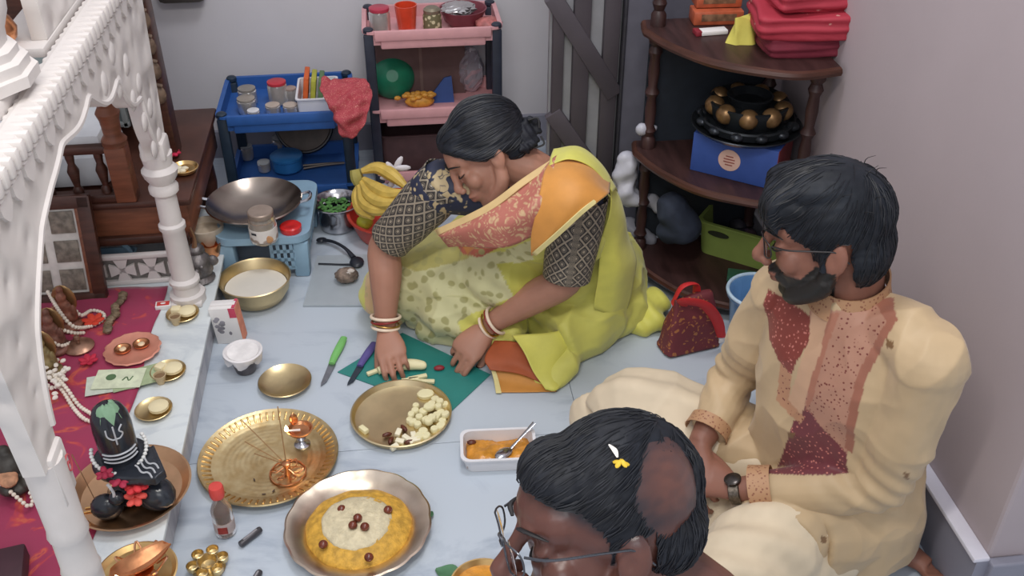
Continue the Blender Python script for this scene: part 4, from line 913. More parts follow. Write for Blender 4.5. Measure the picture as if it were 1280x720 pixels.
G().lathe([(.034,0),(.039,.005),(.039,.062),(.034,.074),(.032,.08),(.030,.08),(0,.078)],seg=32).build('jar_wall',mt('jar_glass','b9b0a4',.15,trans=.55),jr)
G().lathe([(.036,.005),(.0365,.07),(0,.072)],seg=28).build('jar_content',mt('dried_food','8f7866',.8,var=.35,scale=120),jr)
G().lathe([(.0395,.012),(.0396,.050)],seg=32).build('label_band',spots('jar_label','dcd6d0','9a8a80',30,.28,.1),jr)
G().lathe([(.034,.080),(.0355,.083),(.0355,.094),(.033,.097),(.0,.0965)],seg=32,sc=.012,nsc=40).build('lid',mt('jar_lid','a08f82',.4,.4,var=.1),jr)
G().box((-.022,-.0335,.040),(.016,.001,.006),rz=-.55).build('dark_print',M_black,jr); G().ell((.016,-.036,.022),(.014,.002,.012)).build('tan_print',mt('tan_print','b5875f',.6),jr)
p=at(364,288,sz); rl=thing('red_jar_lid','round red plastic lid lying next to the labelled jar','lid',(p.x,p.y,sz))
G().lathe([(.030,0),(.031,.004),(.031,.016),(.027,.0195),(.012,.019),(.010,.0175),(0,.0175)],seg=36).build('lid_body',mt('gloss_red','cf2b2b',.2,var=.05,spec=.7),rl)
# steel pot with greens
pt_=placed('steel_pot','shiny narrow necked steel pot filled with green herbs beside the blue rack','pot',424,283)
G().lathe([(.048,0),(.058,.006),(.060,.04),(.055,.062),(.058,.075),(.076,.088),(.079,.092),(.075,.093),(.055,.078),(.05,.06),(.05,.012),(0,.01)],seg=48).build('pot_wall',M_steel,pt_)
g=G()
for k in range(60): 
    a=random.random()*6.28; r=.05*random.random()**.5; g.ell((r*math.cos(a)-.006,r*math.sin(a)-.006,.078+random.random()*.012),(.011,.006,.002),Matrix.Rotation(random.random()*3,3,'Z')@Matrix.Rotation(random.gauss(0,.5),3,'X'),6,4)
g.build('herbs',mt('herb_green','4f7d40',.7,var=.3),pt_,kind='stuff')
# red tub with banana bunch
rt=placed('red_tub','round bright red plastic tub behind the woman\'s right elbow','tub',492,290,0)
G().lathe([(.09,0),(.11,.006),(.135,.07),(.141,.074),(.14,.080),(.131,.078),(.105,.012),(0,.008)],seg=56).build('tub_wall',mt('tub_red','c8483a',.35,var=.03),rt)
lmn=thing('yellow_lime','yellow green lime in the red tub under the bananas','lime',(rt.location.x-.085,rt.location.y-.035,.035)); G().ell((0,0,.028),(.026,.024,.024),None,16,10).build('fruit',mt('lime_skin','c2c544',.45,var=.08),lmn)
G().ell((0,0,.052),(.004,.004,.003)).build('stem_end',mt('stem_brown','6a5a35',.8),lmn)
p=atd(446,222,3.02); bz=thing('banana_bunch','bunch of ripe yellow bananas leaning over the red tub','bananas',(p.x,p.y,p.z-.10))
crown=(0,0,.10)
G().tube([(-.004,.01,.122),(0,0,.10),(.005,-.006,.082)],[.016,.020,.016],9,n=8).build('crown_stem',mt('banana_stem','a59a52',.6,var=.15),bz)
def brel(px,py,d): v=atd(px,py,d); return (v.x-p.x,v.y-p.y,v.z-(p.z-.10))
for k,pts in enumerate(([(449,232,3.0),(455,252,2.98),(470,262,2.95),(492,262,2.93)],[(452,228,3.0),(463,245,2.96),(480,254,2.93),(502,252,2.9)],[(455,224,3.0),(470,235,2.96),(488,243,2.93),(508,240,2.9)],[(452,214,3.0),(472,210,3.0),(492,220,2.98),(510,236,2.96)],[(450,230,3.02),(447,245,3.02),(452,262,3.0),(466,272,2.97)])):
    q=[brel(*v) for v in pts]; G().tube(q,[.009,.019,.020,.008],9,n=16).build('banana',mt('banana_skin','c9ab52',.5,var=.12,scale=30),bz)
fw=thing('white_lily','white flower with pinkish centre between the bananas and the woman','flower',tuple(atd(494,214,3.0)-Vector((0,0,.03))))
for k in range(6): a=k*1.05; G().ell((.022*math.cos(a),.012*math.sin(a)-.01,.03+.026*math.sin(a+.6)),(.026,.006,.010),Matrix.Rotation(-a,3,'Y'),8,5).build('petal',mt('lily_white','d9d4da',.6),fw)
G().ell((.006,-.012,.012),(.02,.01,.014)).build('pink_centre',mt('lily_pink','c99490',.6),fw)
# ------------------------------------------------------------------ plastic racks against the back wall
def rack(name,label,x0,x1,y0,y1,tiers,m,pm,th=.045,post_top=True):
    t=thing(name,label,'rack',((x0+x1)/2,(y0+y1)/2,0)); W=x1-x0; D=y1-y0
    for z in tiers:
        g=G(); tray(g,W-.02,D-.02,th,flare=1.0,r=.03,t=.006,rim=.008,z0=z-th); g.build('tier_tray',m,t)
        G().box((0,-D/2+.001,z-.012),(W*.82,.012,.034),bev=.005).build('front_lip',m,t)
        G().box((0,-D/2+.012,z-.035),(W*.74,.02,.045),bev=.006).build('front_apron',m,t)
    top=max(tiers)
    for sx in(-1,1):
        for sy in(-1,1):
            G().box((sx*(W/2-.022),sy*(D/2-.022),(top-.01)/2),(.032,.028,top-.01),bev=.006).build('post',pm,t)
            G().lathe([(.0165,top-.006),(.0165,top+.004),(.012,top+.008),(0,top+.009)],(sx*(W/2-.022),sy*(D/2-.022),0),16).build('post_cap',pm,t)
    return t
pk_=rack('pink_rack','pink plastic rack with dark posts against the back wall behind the woman',-.105,.342,3.03,3.29,[.535,.27,.04],M_pink,mt('navy_post','2c303d',.4))
bl_=rack('blue_rack','blue plastic rack with dark posts left of the pink rack',-.572,-.150,2.91,3.24,[.33,.075],M_blue,mt('dark_post','22303f',.4),th=.05)
def jar(x,y,z,r,h,label,lidc='9c938c',body='8c8178',group='jars on the blue rack',fill=.7,cat='jar',name='spice_jar'):
    t=thing(name,label,cat,(x,y,z),0,group)
    G().lathe([(r*.9,0),(r,.004),(r,h*.8),(r*.86,h*.88),(0,h*.88)],seg=22).build('jar_wall',mt('jar_clear','b6b2ae',.15,trans=.5),t)
    G().lathe([(r*.9,.003),(r*.93,h*fill),(0,h*fill)],seg=20).build('contents',mt('jarfill_'+body,body,.8,var=.3,scale=90),t)
    G().lathe([(r*.9,h*.86),(r*.95,h*.88),(r*.95,h*.98),(r*.86,h),(0,h*.995)],seg=22).build('lid',mt('jarlid_'+lidc,lidc,.35,var=.1),t); return t
bz1=.288
def on(px,py,z): p=at(px,py,z); return p.x,p.y
for px,py,r,h,l,c,bd in ((311,124,.030,.055,'steel lidded jar at the back left of the blue rack tray','8b857e','7d756d'),(310,135,.030,.05,'steel lidded jar in front of the back left one on the blue rack','968d83','86796c'),(318,143,.020,.03,'small bright white topped jar at the front left of the blue rack','d9d9dc','b5b2b0'),(349,123,.032,.075,'jar with a wide red screw lid on the blue rack','b8343f','8d6f66'),(342,136,.024,.03,'low brown jar with silver lid at the front middle of the blue rack','b6a79a','6d4a40'),(364,136,.024,.03,'low brown jar with silver lid next to the white box on the blue rack','b9aa9d','74503f'),(365,122,.020,.05,'small brown jar right behind the red lidded one on the blue rack','a08c82','8a6a5a')):
    x,y=on(px,py+5,bz1); jar(x,y,bz1,r,h,l,c,bd)
x,y=on(398,134,bz1); wb=thing('white_box','open white box holding cards at the right of the blue rack tray','box',(x,y+.03,bz1)); g=G(); tray(g,.12,.17,.055,flare=1.02,r=.012,z0=0); g.build('box_shell',M_wplast,wb)
for i,(dx,c,h,l) in enumerate(((-.035,'d2622f',.095,'orange packet standing in the white box on the blue rack'),(-.012,'a8a83f',.085,'olive yellow packet standing in the white box'),(.012,'5d7a54',.08,'dark green packet standing in the white box'))):
    t=thing('packet',l,'packet',(x+dx,y+.05,bz1+.006),0,'packets in the white box'); G().box((0,0,h/2),(.016,.10,h),M=Matrix.Rotation(.15,3,'Y'),bev=.003).build('packet_body',mt('packet_'+c,c,.6,var=.12,scale=40),t)
# red patterned scarf hanging over rack
def drape(name,label,cat,rows,m,th=.003,n1=26,n2=34,wr=.006,wf=55,parent=None,sd=0,part=None):
    """cloth hung over things: rows of 3D guide points, smoothed, rumpled and thickened"""
    A_=np.array([crom(r,n2) for r in rows]); B=np.array([crom(A_[:,j],n1) for j in range(n2)]).transpose(1,0,2)
    co=B.reshape(-1,3); d=fbm(co,wf,8,sd)*wr
    nrm=np.cross(np.gradient(B,axis=0),np.gradient(B,axis=1)); nrm/=np.linalg.norm(nrm,axis=2)[...,None]+1e-9
    B=B+nrm*d.reshape(n1,n2)[...,None]
    g=G().mesh_grid(B)
    if parent is None:
        c=co.mean(0); t=thing(name,label,cat,(c[0],c[1],co[:,2].min())); parent=t
        g.build(part or 'cloth',m,parent,smooth='all',world=True,solid=th,fix=True); return t
    return g.build(name,m,parent,smooth='all',world=True,solid=th,fix=True,label=label)
M_scarf=spots('scarf_print','a83e48','cf8a7c',60,.22,.1,.7,noise=.3,bump=.3)
def V(px,py,d): return tuple(atd(px,py,d))
drape('red_scarf','rumpled red patterned cloth hanging over the right end of the blue rack','cloth',[[V(402,100,3.02),V(425,98,3.03),V(455,96,3.05)],[V(400,110,2.98),V(430,112,2.98),V(465,112,3.0)],[V(410,130,2.97),V(435,138,2.96),V(462,135,2.98)],[V(418,150,2.98),V(436,158,2.97),V(455,150,2.99)],[V(428,172,3.0),V(438,174,3.0),V(446,170,3.0)]],M_scarf,wr=.016,wf=85,n1=44,n2=48)
# lower tier of the blue rack
z2=.035
x,y=on(372,205,z2); t=thing('brown_round_box','round brown lidded pan leaning on the lower tier of the blue rack','pan',(x+.03,y+.08,z2+.02)); Mt=Matrix.Rotation(R_(62),3,'X'); G().lathe([(.09,-.012),(.095,0),(.09,.012),(.07,.014),(0,.012)],(0,0,.09),40,M=Mt).build('pan_disc',mt('brown_pan','54483f',.5,var=.2),t); G().lathe([(.098,-.014),(.102,-.004),(.098,.004)],(0,0,.09),40,M=Mt).build('dark_rim',M_black,t)
for px,py,r,h,l,c in ((310,190,.022,.05,'clear container at the back left of the blue rack lower tier','8b8f93'),(352,182,.028,.06,'pale jar in the middle back of the blue rack lower tier','777c80'),(331,205,.022,.035,'white lidded container at the front left of the blue rack lower tier','b9bdc0')):
    x,y=on(px,py+8,z2); jar(x,y,z2,r,h,l,c,'6b6e73','jars on the blue rack lower tier')
x,y=on(360,214,z2); t=thing('blue_tub','round mid blue lidded tub on the lower tier of the blue rack','tub',(x,y+.01,z2)); G().lathe([(.04,0),(.05,.01),(.052,.045),(.055,.048),(.055,.056),(.05,.060),(0,.061)],seg=30).build('tub_wall',mt('tub_blue','2a6aa5',.35),t)
x,y=on(405,214,z2); t=thing('dark_tongs','dark tongs lying at the right of the blue rack lower tier','tongs',(x,y+.03,z2+.004),.1); G().tube([(-.07,-.01,.004),(0,-.004,.006),(.07,0,.004)],.004,6,n=8).build('arm',mt('old_iron','5c5552',.5,.5),t); G().tube([(-.07,.012,.004),(0,.006,.006),(.07,.002,.004)],.004,6,n=8).build('arm',MC['old_iron'],t)
# top tier of the pink rack
z3=.492
def on2(px,py,z=z3): p=at(px,py,z); return p.x,p.y
x,y=on2(476,43); jar(x,y,z3,.034,.09,'jar with red lid and pale powder at the left of the pink rack top','b13a4e','c3a9a0','things on top of the pink rack')
x,y=on2(509,40); t=thing('orange_glass','bright orange red tumbler next to the red lidded jar on the pink rack','tumbler',(x,y,z3),0,'things on top of the pink rack'); G().lathe([(.024,0),(.028,.004),(.036,.09),(.033,.09),(.026,.008),(0,.006)],seg=26).build('tumbler_wall',mt('orange_plastic','dd4a2c',.3,trans=.15),t)
x,y=on2(541,40); t=thing('patterned_tin','small mottled green and cream tin in the middle of the pink rack','tin',(x,y,z3),0,'things on top of the pink rack'); G().lathe([(.026,0),(.03,.003),(.03,.055),(.026,.065),(0,.065)],seg=24).build('tin_wall',spots('tin_print','6b6547','c9bf9a',60,.3,.1),t); G().lathe([(.027,.065),(.028,.075),(.02,.082),(0,.083)],seg=20).build('lid',mt('tin_lid','8c8370',.4,.5),t)
x,y=on2(580,36); t=thing('maroon_bowl','maroon bowl with crumpled silver foil at the right of the pink rack top','bowl',(x,y+.03,z3),0,'things on top of the pink rack'); G().lathe([(.04,0),(.06,.02),(.078,.06),(.074,.06),(.055,.022),(0,.008)],seg=34).build('bowl_wall',mt('maroon_plastic','7c3a45',.35),t); g=G(); g.ell((-.015,-.01,.062),(.055,.05,.018),None,26,14,nz=.3); g.build('foil',mt('foil','c9c7c7',.25,.9,bump=.8,bscale=40),t,smooth=False)
x,y=on2(606,38); t=thing('pink_packet','crumpled pink and red packet in the right corner of the pink rack top','packet',(x+.01,y,z3),.5,'things on top of the pink rack'); g=G(); g.ell((0,0,.022),(.045,.04,.022),None,16,10,nz=.3); g.build('packet_body',mt('pink_packet_m','b9706c',.5,var=.35,scale=40),t,smooth='all')
# middle tier of the pink rack
z4=.227
x,y=on2(493,132,z4); t=thing('green_bowl','green plastic bowl turned on its side on the middle tier of the pink rack','bowl',(x,y+.06,z4+.012)); Mt=Matrix.Rotation(R_(65),3,'X'); G().lathe([(.02,.04),(.05,.03),(.072,.005),(.075,-.01),(.07,-.01),(.05,.02),(0,.03)],(0,0,.068),34,M=Mt).build('bowl_wall',mt('green_bowl_m','1f7a5b',.4),t)
x,y=on2(550,133,z4); t=thing('blue_folder','blue wedge shaped packet leaning on the middle tier of the pink rack','packet',(x,y+.03,z4)); G().prism([(-.05,0),(.05,0),(.045,.085),(.02,.08)],-.01,.01,M=Matrix(((1,0,0),(0,.3,-1),(0,1,.3)))).build('packet_body',mt('blue_packet','31508f',.6,var=.06),t,smooth=False)
x,y=on2(525,134,z4); t=thing('yellow_food_pile','pile of orange yellow wrapped sweets at the front of the pink rack middle tier','sweets',(x,y,z4)); g=G()
for k in range(26): g.ell((random.gauss(0,.022),random.gauss(0,.01),.038+.012*random.random()),(.012,.009,.008),None,7,5)
g.ell((0,0,.022),(.05,.022,.022)); g.build('sweets_heap',mt('yellow_sweets','cf953c',.5,var=.2,scale=50),t,kind='stuff')
x,y=on2(590,120,z4); t=thing('clear_bag','crumpled clear plastic bag at the right of the pink rack middle tier','bag',(x,y+.04,z4)); g=G(); g.ell((0,0,.08),(.045,.05,.08),None,20,14,nz=.25); g.build('bag_film',mt('clear_film','a39ea8',.3,trans=.4,var=.1),t,smooth=False)
t=thing('brown_carton','large brown carton standing at the back of the pink rack middle tier','carton',(.08,3.25,z4)); G().box((0,0,.11),(.30,.03,.22),bev=.002).build('carton_body',mt('brown_carton_m','6b5452',.8,var=.08),t)
G().box((0,-.0155,.11),(.01,.001,.2)).build('tape_line',mt('tape','7c6660',.5),t)
t=thing('storage_bin','dark brown storage bin on the bottom tier of the pink rack','bin',(.10,3.16,.0005)); g=G(); tray(g,.34,.18,.16,flare=1.02,r=.02,z0=.0); g.build('bin_wall',mt('dark_bin','4a3436',.6),t); 
# metal thing at the top of the back wall
t=thing('wall_bell','dark metal bracket fixed high on the back wall above the wooden cabinet','bracket',(aty(228,2,3.28).x,3.285,aty(228,2,3.28).z)); G().box((0,0,.035),(.15,.06,.075),bev=.02).build('bracket_body',mt('dark_bracket','55504c',.5,.4),t); t.name='wall_bracket'
# ------------------------------------------------------------------ quarter-round corner shelf
cs=thing('corner_shelf','dark wooden quarter-round corner shelf with turned posts between the door and the right wall','shelf',(1.04,2.50,0))
RX,RY=.47,.50
def qpoly(rx,ry,n=22):
    return [(0,0),(-.385,-.003)]+[tuple(q) for q in crom([(-.395,-.06),(-.375,-.13),(-.34,-.205),(-.28,-.29),(-.19,-.352),(-.105,-.385),(0,-.37)],22)]
    pts=[(0,0)]
    for i in range(n+1):
        a=math.pi+ (math.pi/2)*i/n; x=math.cos(a);y=math.sin(a); k=1+.06*math.sin(2*(a-math.pi))
        pts.append((rx*x*k,ry*y*k))
    return pts
SZ=[.055,.385,.735,1.10]
for i,z in enumerate(SZ):
    if i==3: continue
    G().prism(qpoly(RX,RY),z-.022,z).build('shelf_board',M_shelf,cs,smooth=True)
    G().tube([(x*1.002,y*1.002,z-.011) for x,y in qpoly(RX,RY)[1:]],.0115,8,n=60).build('shelf_edge',M_wood,cs)
def turned(x,y,z0,z1):
    h=z1-z0; pr=[(.02,0),(.02,.08),(.013,.11),(.019,.16),(.013,.2),(.016,.35),(.012,.45),(.02,.5),(.012,.55),(.016,.68),(.013,.8),(.019,.85),(.013,.9),(.02,.93),(.02,1)]
    return G().lathe([(r,z0+h*t) for r,t in pr],(x,y,0),14).build('turned_post',M_shelf,cs)
for i in range(3):
    z0=0 if i==0 else SZ[i-1]; z1=SZ[i]-.022
    for x,y in ((-.362,-.045),(-.035,-.335),(-.03,-.03)): 
        if i==0: G().lathe([(.018,0),(.022,.015),(.018,z1)],(x,y,0),12).build('foot',M_shelf,cs)
        else: turned(x,y,z0,z1)
turned(-.362,-.045,.735,1.1)
G().box((-.19,-.008,.4),(.36,.010,.66)).build('back_panel',mt('shelf_back','242a33',.6),cs)
sx0,sy0=1.04,2.66
# top shelf
zt=.7355
def on3(px,py,z): p=at(px,py,z); return p.x,p.y
x,y=on3(897,30,zt); 
for i,(dx,dy,dz,w_,c,l) in enumerate(((.0,.02,0,.13,'b05a3c','lower orange brown packet box with a clear lid on the corner shelf top'),(.005,.045,.037,.12,'b8603c','upper orange brown packet box stacked on the corner shelf top'))):
    t=thing('packet_box',l,'box',(x+dx,y+dy,zt+dz+.0004),-.05,'packet boxes on the corner shelf'); G().box((0,0,.0175),(w_,.06,.035),bev=.003).build('box_body',mt('orange_pack','b0583a',.4,var=.2,scale=30),t); G().box((.0,-.0305,.02),(w_*.7,.001,.018)).build('window',mt('pack_window','7a5a44',.3,var=.4,scale=60),t)
x,y=on3(886,40,zt); t=thing('tissue_packet','narrow red, white and dark packet at the front left of the corner shelf top','packet',(x,y-.012,zt),.08); G().box((0,0,.006),(.085,.03,.012),bev=.003).build('packet_body',M_paper,t); G().box((-.035,0,.0065),(.016,.0305,.013),bev=.002).build('red_end',mt('dark_red_end','8b2a35',.5),t)
x,y=on3(928,52,zt); t=thing('yellow_pouch','crumpled bright yellow pouch next to the red cloth on the corner shelf top','pouch',(x,y,zt),.2); g=G(); P=[]
for i in range(9):
    tt=i/8; P.append([((.042-.012*tt)*math.cos(a)*(1+.15*math.sin(3*a+tt*3)),(.026-.014*tt)*math.sin(a)*(1+.2*math.sin(4*a)),.062*tt+.006*math.sin(2*a)*tt) for a in np.linspace(0,2*math.pi,25)[:-1]])
g.mesh_grid(P,cv=True,cap=True); g.build('pouch_body',mt('yellow_pouch_m','d6cc62',.6,var=.06,bump=.4,bscale=40),t)
rcl=thing('folded_red_cloth','folded bright red cloth with small pale motifs on the right of the corner shelf top','cloth',(*on3(1003,62,zt),zt),-.05)
m_rc=spots('red_motif','a83040','c98f86',22,.10,.05,.7,noise=.1)
for i,(dx,dy,dz,w_,d_,h_,rz) in enumerate(((-.01,.03,0,.19,.17,.055,.05),(-.015,.02,.05,.22,.19,.06,-.10),(.0,.03,.105,.20,.17,.05,.12),(-.03,.04,.15,.15,.14,.04,-.2))):
    g=G(); g.box((dx,dy,dz+h_/2),(w_,d_,h_),rz=rz,bev=.014); 
    o=blob('folded_layer',g,m_rc if i else mt('maroon_cloth','7d2b3b',.75,var=.1,bump=.3,bscale=200),rcl,voxel=.006,smooth=4,world=False,disp=lambda co,no:fbm(co,22,8,3)*.008+.004*np.sin(co[:,2]*260+2*fbm(co,20,4)))
# second shelf: blue box, round tray, bowls
zb=.3855
_a=at(862,212,zb); _b=at(966,238,zb); _w=(_b-_a).length; _r=math.atan2(_b.y-_a.y,_b.x-_a.x); _c=(_a+_b)/2+Vector((-math.sin(_r),math.cos(_r),0))*.065
x,y=_c.x,_c.y; bb_=thing('blue_box','blue cardboard box with a round pale label on the middle shelf','box',(x,y,zb),_r)
G().box((0,0,.055),(_w,.13,.11),bev=.002).build('box_body',mt('box_blue','37539a',.6,var=.06),bb_); G().box((_w/2,0,.055),(.002,.128,.108)).build('red_side',mt('box_red_side','7a3034',.6),bb_)
G().lathe([(.030,0),(.030,.0012),(0,.0013)],(-.01,-.0655,.055),32,M=Matrix.Rotation(math.pi/2,3,'X')).build('round_label',mt('round_label','d8b3a4',.6,var=.06),bb_); 
for zz in(.066,.058,.050,.042): G().box((-.01,-.0675,zz-.0),(.03 if zz in(.058,.050) else .02,.0008,.003)).build('label_line',mt('label_line','9a5a50',.6),bb_)
x0_,y0_=bb_.location.x,bb_.location.y
tr=thing('round_tray','wide round dark metal tray lying on the blue box','tray',(x0_+.01,y0_+.02,zb+.1105)); G().lathe([(.09,0),(.13,.006),(.145,.018),(.142,.020),(.125,.010),(0,.005)],seg=48).build('tray_body',mt('dark_tray','3a3d42',.3,.7,var=.2),tr)
# ridged dark food carrier made of round cups
mould=thing('dark_mould','dark round pan with a ring of brass coloured cups stacked on the tray','pan',(x0_+.01,y0_+.02,zb+.1165))
G().lathe([(.10,0),(.12,.012),(.124,.03),(.12,.034),(.11,.022),(0,.016)],seg=40).build('pan_wall',mt('dark_pan','2b2f33',.35,.5),mould)
G().lathe([(.085,.02),(.1,.05),(.104,.075),(.10,.078),(.08,.07),(0,.066)],seg=40).build('inner_pan',MC['dark_pan'],mould)
for k in range(9):
    a=k*2*math.pi/9+.2; G().ell((.088*math.cos(a),.088*math.sin(a),.060),(.026,.026,.026),None,16,10).build('cup',mt('cup_brass','8a6b48' ,.35,.6,var=.25,scale=40),mould)
for k in range(12):
    a=k*2*math.pi/12; G().ell((.118*math.cos(a),.118*math.sin(a),.022),(.018,.018,.012),None,12,8).build('dark_cup',mt('black_cup','31353b',.3,.5,var=.3,scale=40),mould)
G().lathe([(.05,.066),(.06,.09),(.055,.092),(.04,.075),(0,.07)],seg=30).build('top_ring',MC['dark_pan'],mould)
# third shelf: lime green basket, papers
zc=.0555
x,y=on3(930,325,zc); gb_=thing('green_basket','lime green rectangular plastic basket with oval grip hole on the lowest shelf','basket',(x+.035,y+.055,zc),R_(-38))
g=G(); tray(g,.25,.18,.11,flare=1.08,r=.025,t=.004,rim=.006,z0=0); g.build('basket_shell',M_green,gb_)
G().prism([(.032*math.cos(a)*1.0,.009*math.sin(a)) for a in np.linspace(0,2*math.pi,25)[:-1]],-.0008,.0012,M=Matrix(((0,0,-1),(1,0,0),(0,1,0)))).build('grip_hole',mt('grip_dark','2c3020',.7),gb_); gb_.children[-1].location=(-.07,-.0985,.080)
gb_.children[-1].rotation_euler=(0,0,R_(90))
for k in range(8):
    dx,dy=random.uniform(-.07,.07),random.uniform(-.045,.045); v=Matrix.Rotation(R_(-38),3,'Z')@Vector((dx,dy,0)); t=thing('dark_bundle','small dark plum bundle inside the lime green basket','bundle',(gb_.location.x+v.x,gb_.location.y+v.y,zc+.004),k,'bundles in the green basket')
    G().ell((0,0,.033),(.032,.024,.033),None,12,8,nz=.25).build('bundle_cloth',mt('plum%d'%(k%3),['4a3d4e','5b4a52','3c3a44'][k%3],.5,var=.3,scale=30),t,smooth='all')
x,y=on3(935,350,zc); t=thing('green_tray','dark green flat box lying in front of the lime basket','box',(x+.015,y-.005,zc),-.35); G().box((0,.0,.009),(.15,.05,.016),bev=.003).build('box_body',mt('dark_green_box','3a6a52',.5,var=.2),t); G().box((.035,-.0255,.009),(.035,.001,.010)).build('white_label',M_paper,t)
# bags around the shelf
def bag(name,label,cat,pts,m,nz=.2,voxel=.006,wr=.008,wf=30,base=None):
    g=G()
    for (px,py,d,r) in pts: v=atd(px,py,d); g.ell(v,(r,r*.9,r*1.05),None,14,10,nz=nz)
    if len(pts)>2: g.tube([atd(a,b,c) for a,b,c,_ in pts],[q[3]*.92 for q in pts],12,n=len(pts)*4)
    zz=min(v[2] for v in g.v); c=np.mean(np.array(g.v),0); t=thing(name,label,cat,(c[0],c[1],zz))
    blob('bag_skin',g,m,t,voxel=voxel,smooth=3,disp=lambda co,no:fbm(co,wf,10,1)*wr,zmin=.002); return t
m_wb=mt('white_bag','b9b9c3',.4,var=.06,bump=.6,bscale=30)
bag('white_bag','crumpled white plastic bag hanging at the left post of the corner shelf','bag',[(784,206,2.86,.036),(781,226,2.88,.036),(788,248,2.90,.032),(810,250,2.93,.028),(822,258,2.93,.018)],m_wb,wr=.012,wf=60)
bag('white_bag','smaller greyish plastic bag lower down behind the left shelf post','bag',[(788,282,3.0,.030),(800,292,3.0,.03),(812,300,3.0,.02)],mt('grey_bag','8e8f9a',.4,var=.06,bump=.6,bscale=30),wr=.008,wf=45)
bag('white_packet','small white paper scrap beside the shelf post above the middle shelf','packet',[(803,162,2.76,.014),(818,160,2.77,.012)],m_wb)
bag('dark_bag','dark navy bundle on the lowest shelf behind the shelf post','bag',[(842,262,2.76,.05),(856,284,2.78,.05),(836,290,2.80,.04)],mt('navy_cloth','2a3140',.8,var=.2))
# red shopping bag on the floor and blue bucket
m_sb=spots('paisley_bag','6a2a30','a5683a',24,.24,.10,.6,spot2='4b5a35',noise=.4)
bx0=at(862,440,0)
sb=thing('shopping_bag','dark red paisley shopping bag with bright red handles on the floor below the corner shelf','bag',(bx0.x,bx0.y+.03,0),.25)
g=G(); P=[]
for i in range(8):
    t=i/7; P.append([((.085-.03*t)*x_/.085+.0*t,(.045-.035*t)*y_/.045,.16*t+.002) for x_,y_ in rrect(.17,.09,.02,4)])
g.mesh_grid(P,cv=True,cap=True); blob('bag_body',g,m_sb,sb,voxel=.006,smooth=4,world=False,disp=lambda co,no:fbm(co,24,8,2)*.008,zmin=.002)
G().tube([(-.035,-.014,.15),(-.045,-.03,.175),(-.0,-.055,.17),(.045,-.055,.11),(.07,-.052,.045)],[.012,.016,.018,.016,.012],8,n=22,flat=.3).build('handle',mt('handle_red','c02a2c',.6,var=.05),sb)
G().tube([(.02,.014,.15),(.01,.01,.19),(-.03,.01,.19),(-.05,.014,.14)],[.012,.012,.012,.012],8,n=22,flat=.3).build('handle',MC['handle_red'],sb)
G().box((.072,-.055,.035),(.02,.004,.012),rz=.0,bev=.001).build('tag',M_paper,sb)
q=at(925,400,.0); bk=thing('blue_bucket','translucent blue bucket with pale rim beside the man\'s shoulder','bucket',(q.x+.010,q.y-.07,0))
G().lathe([(.055,0),(.06,.004),(.075,.13),(.083,.135),(.083,.143),(.075,.144),(.071,.13),(.056,.01),(0,.008)],seg=40).build('bucket_wall',mt('bucket_blue','6f9fd0',.3,trans=.25,var=.05),bk)
G().tube([(.081*math.cos(a),.081*math.sin(a),.146) for a in np.linspace(0,6.283,41)[:-1]],.005,8,closed=True).build('rim',mt('bucket_rim','b8cfe0',.3),bk)
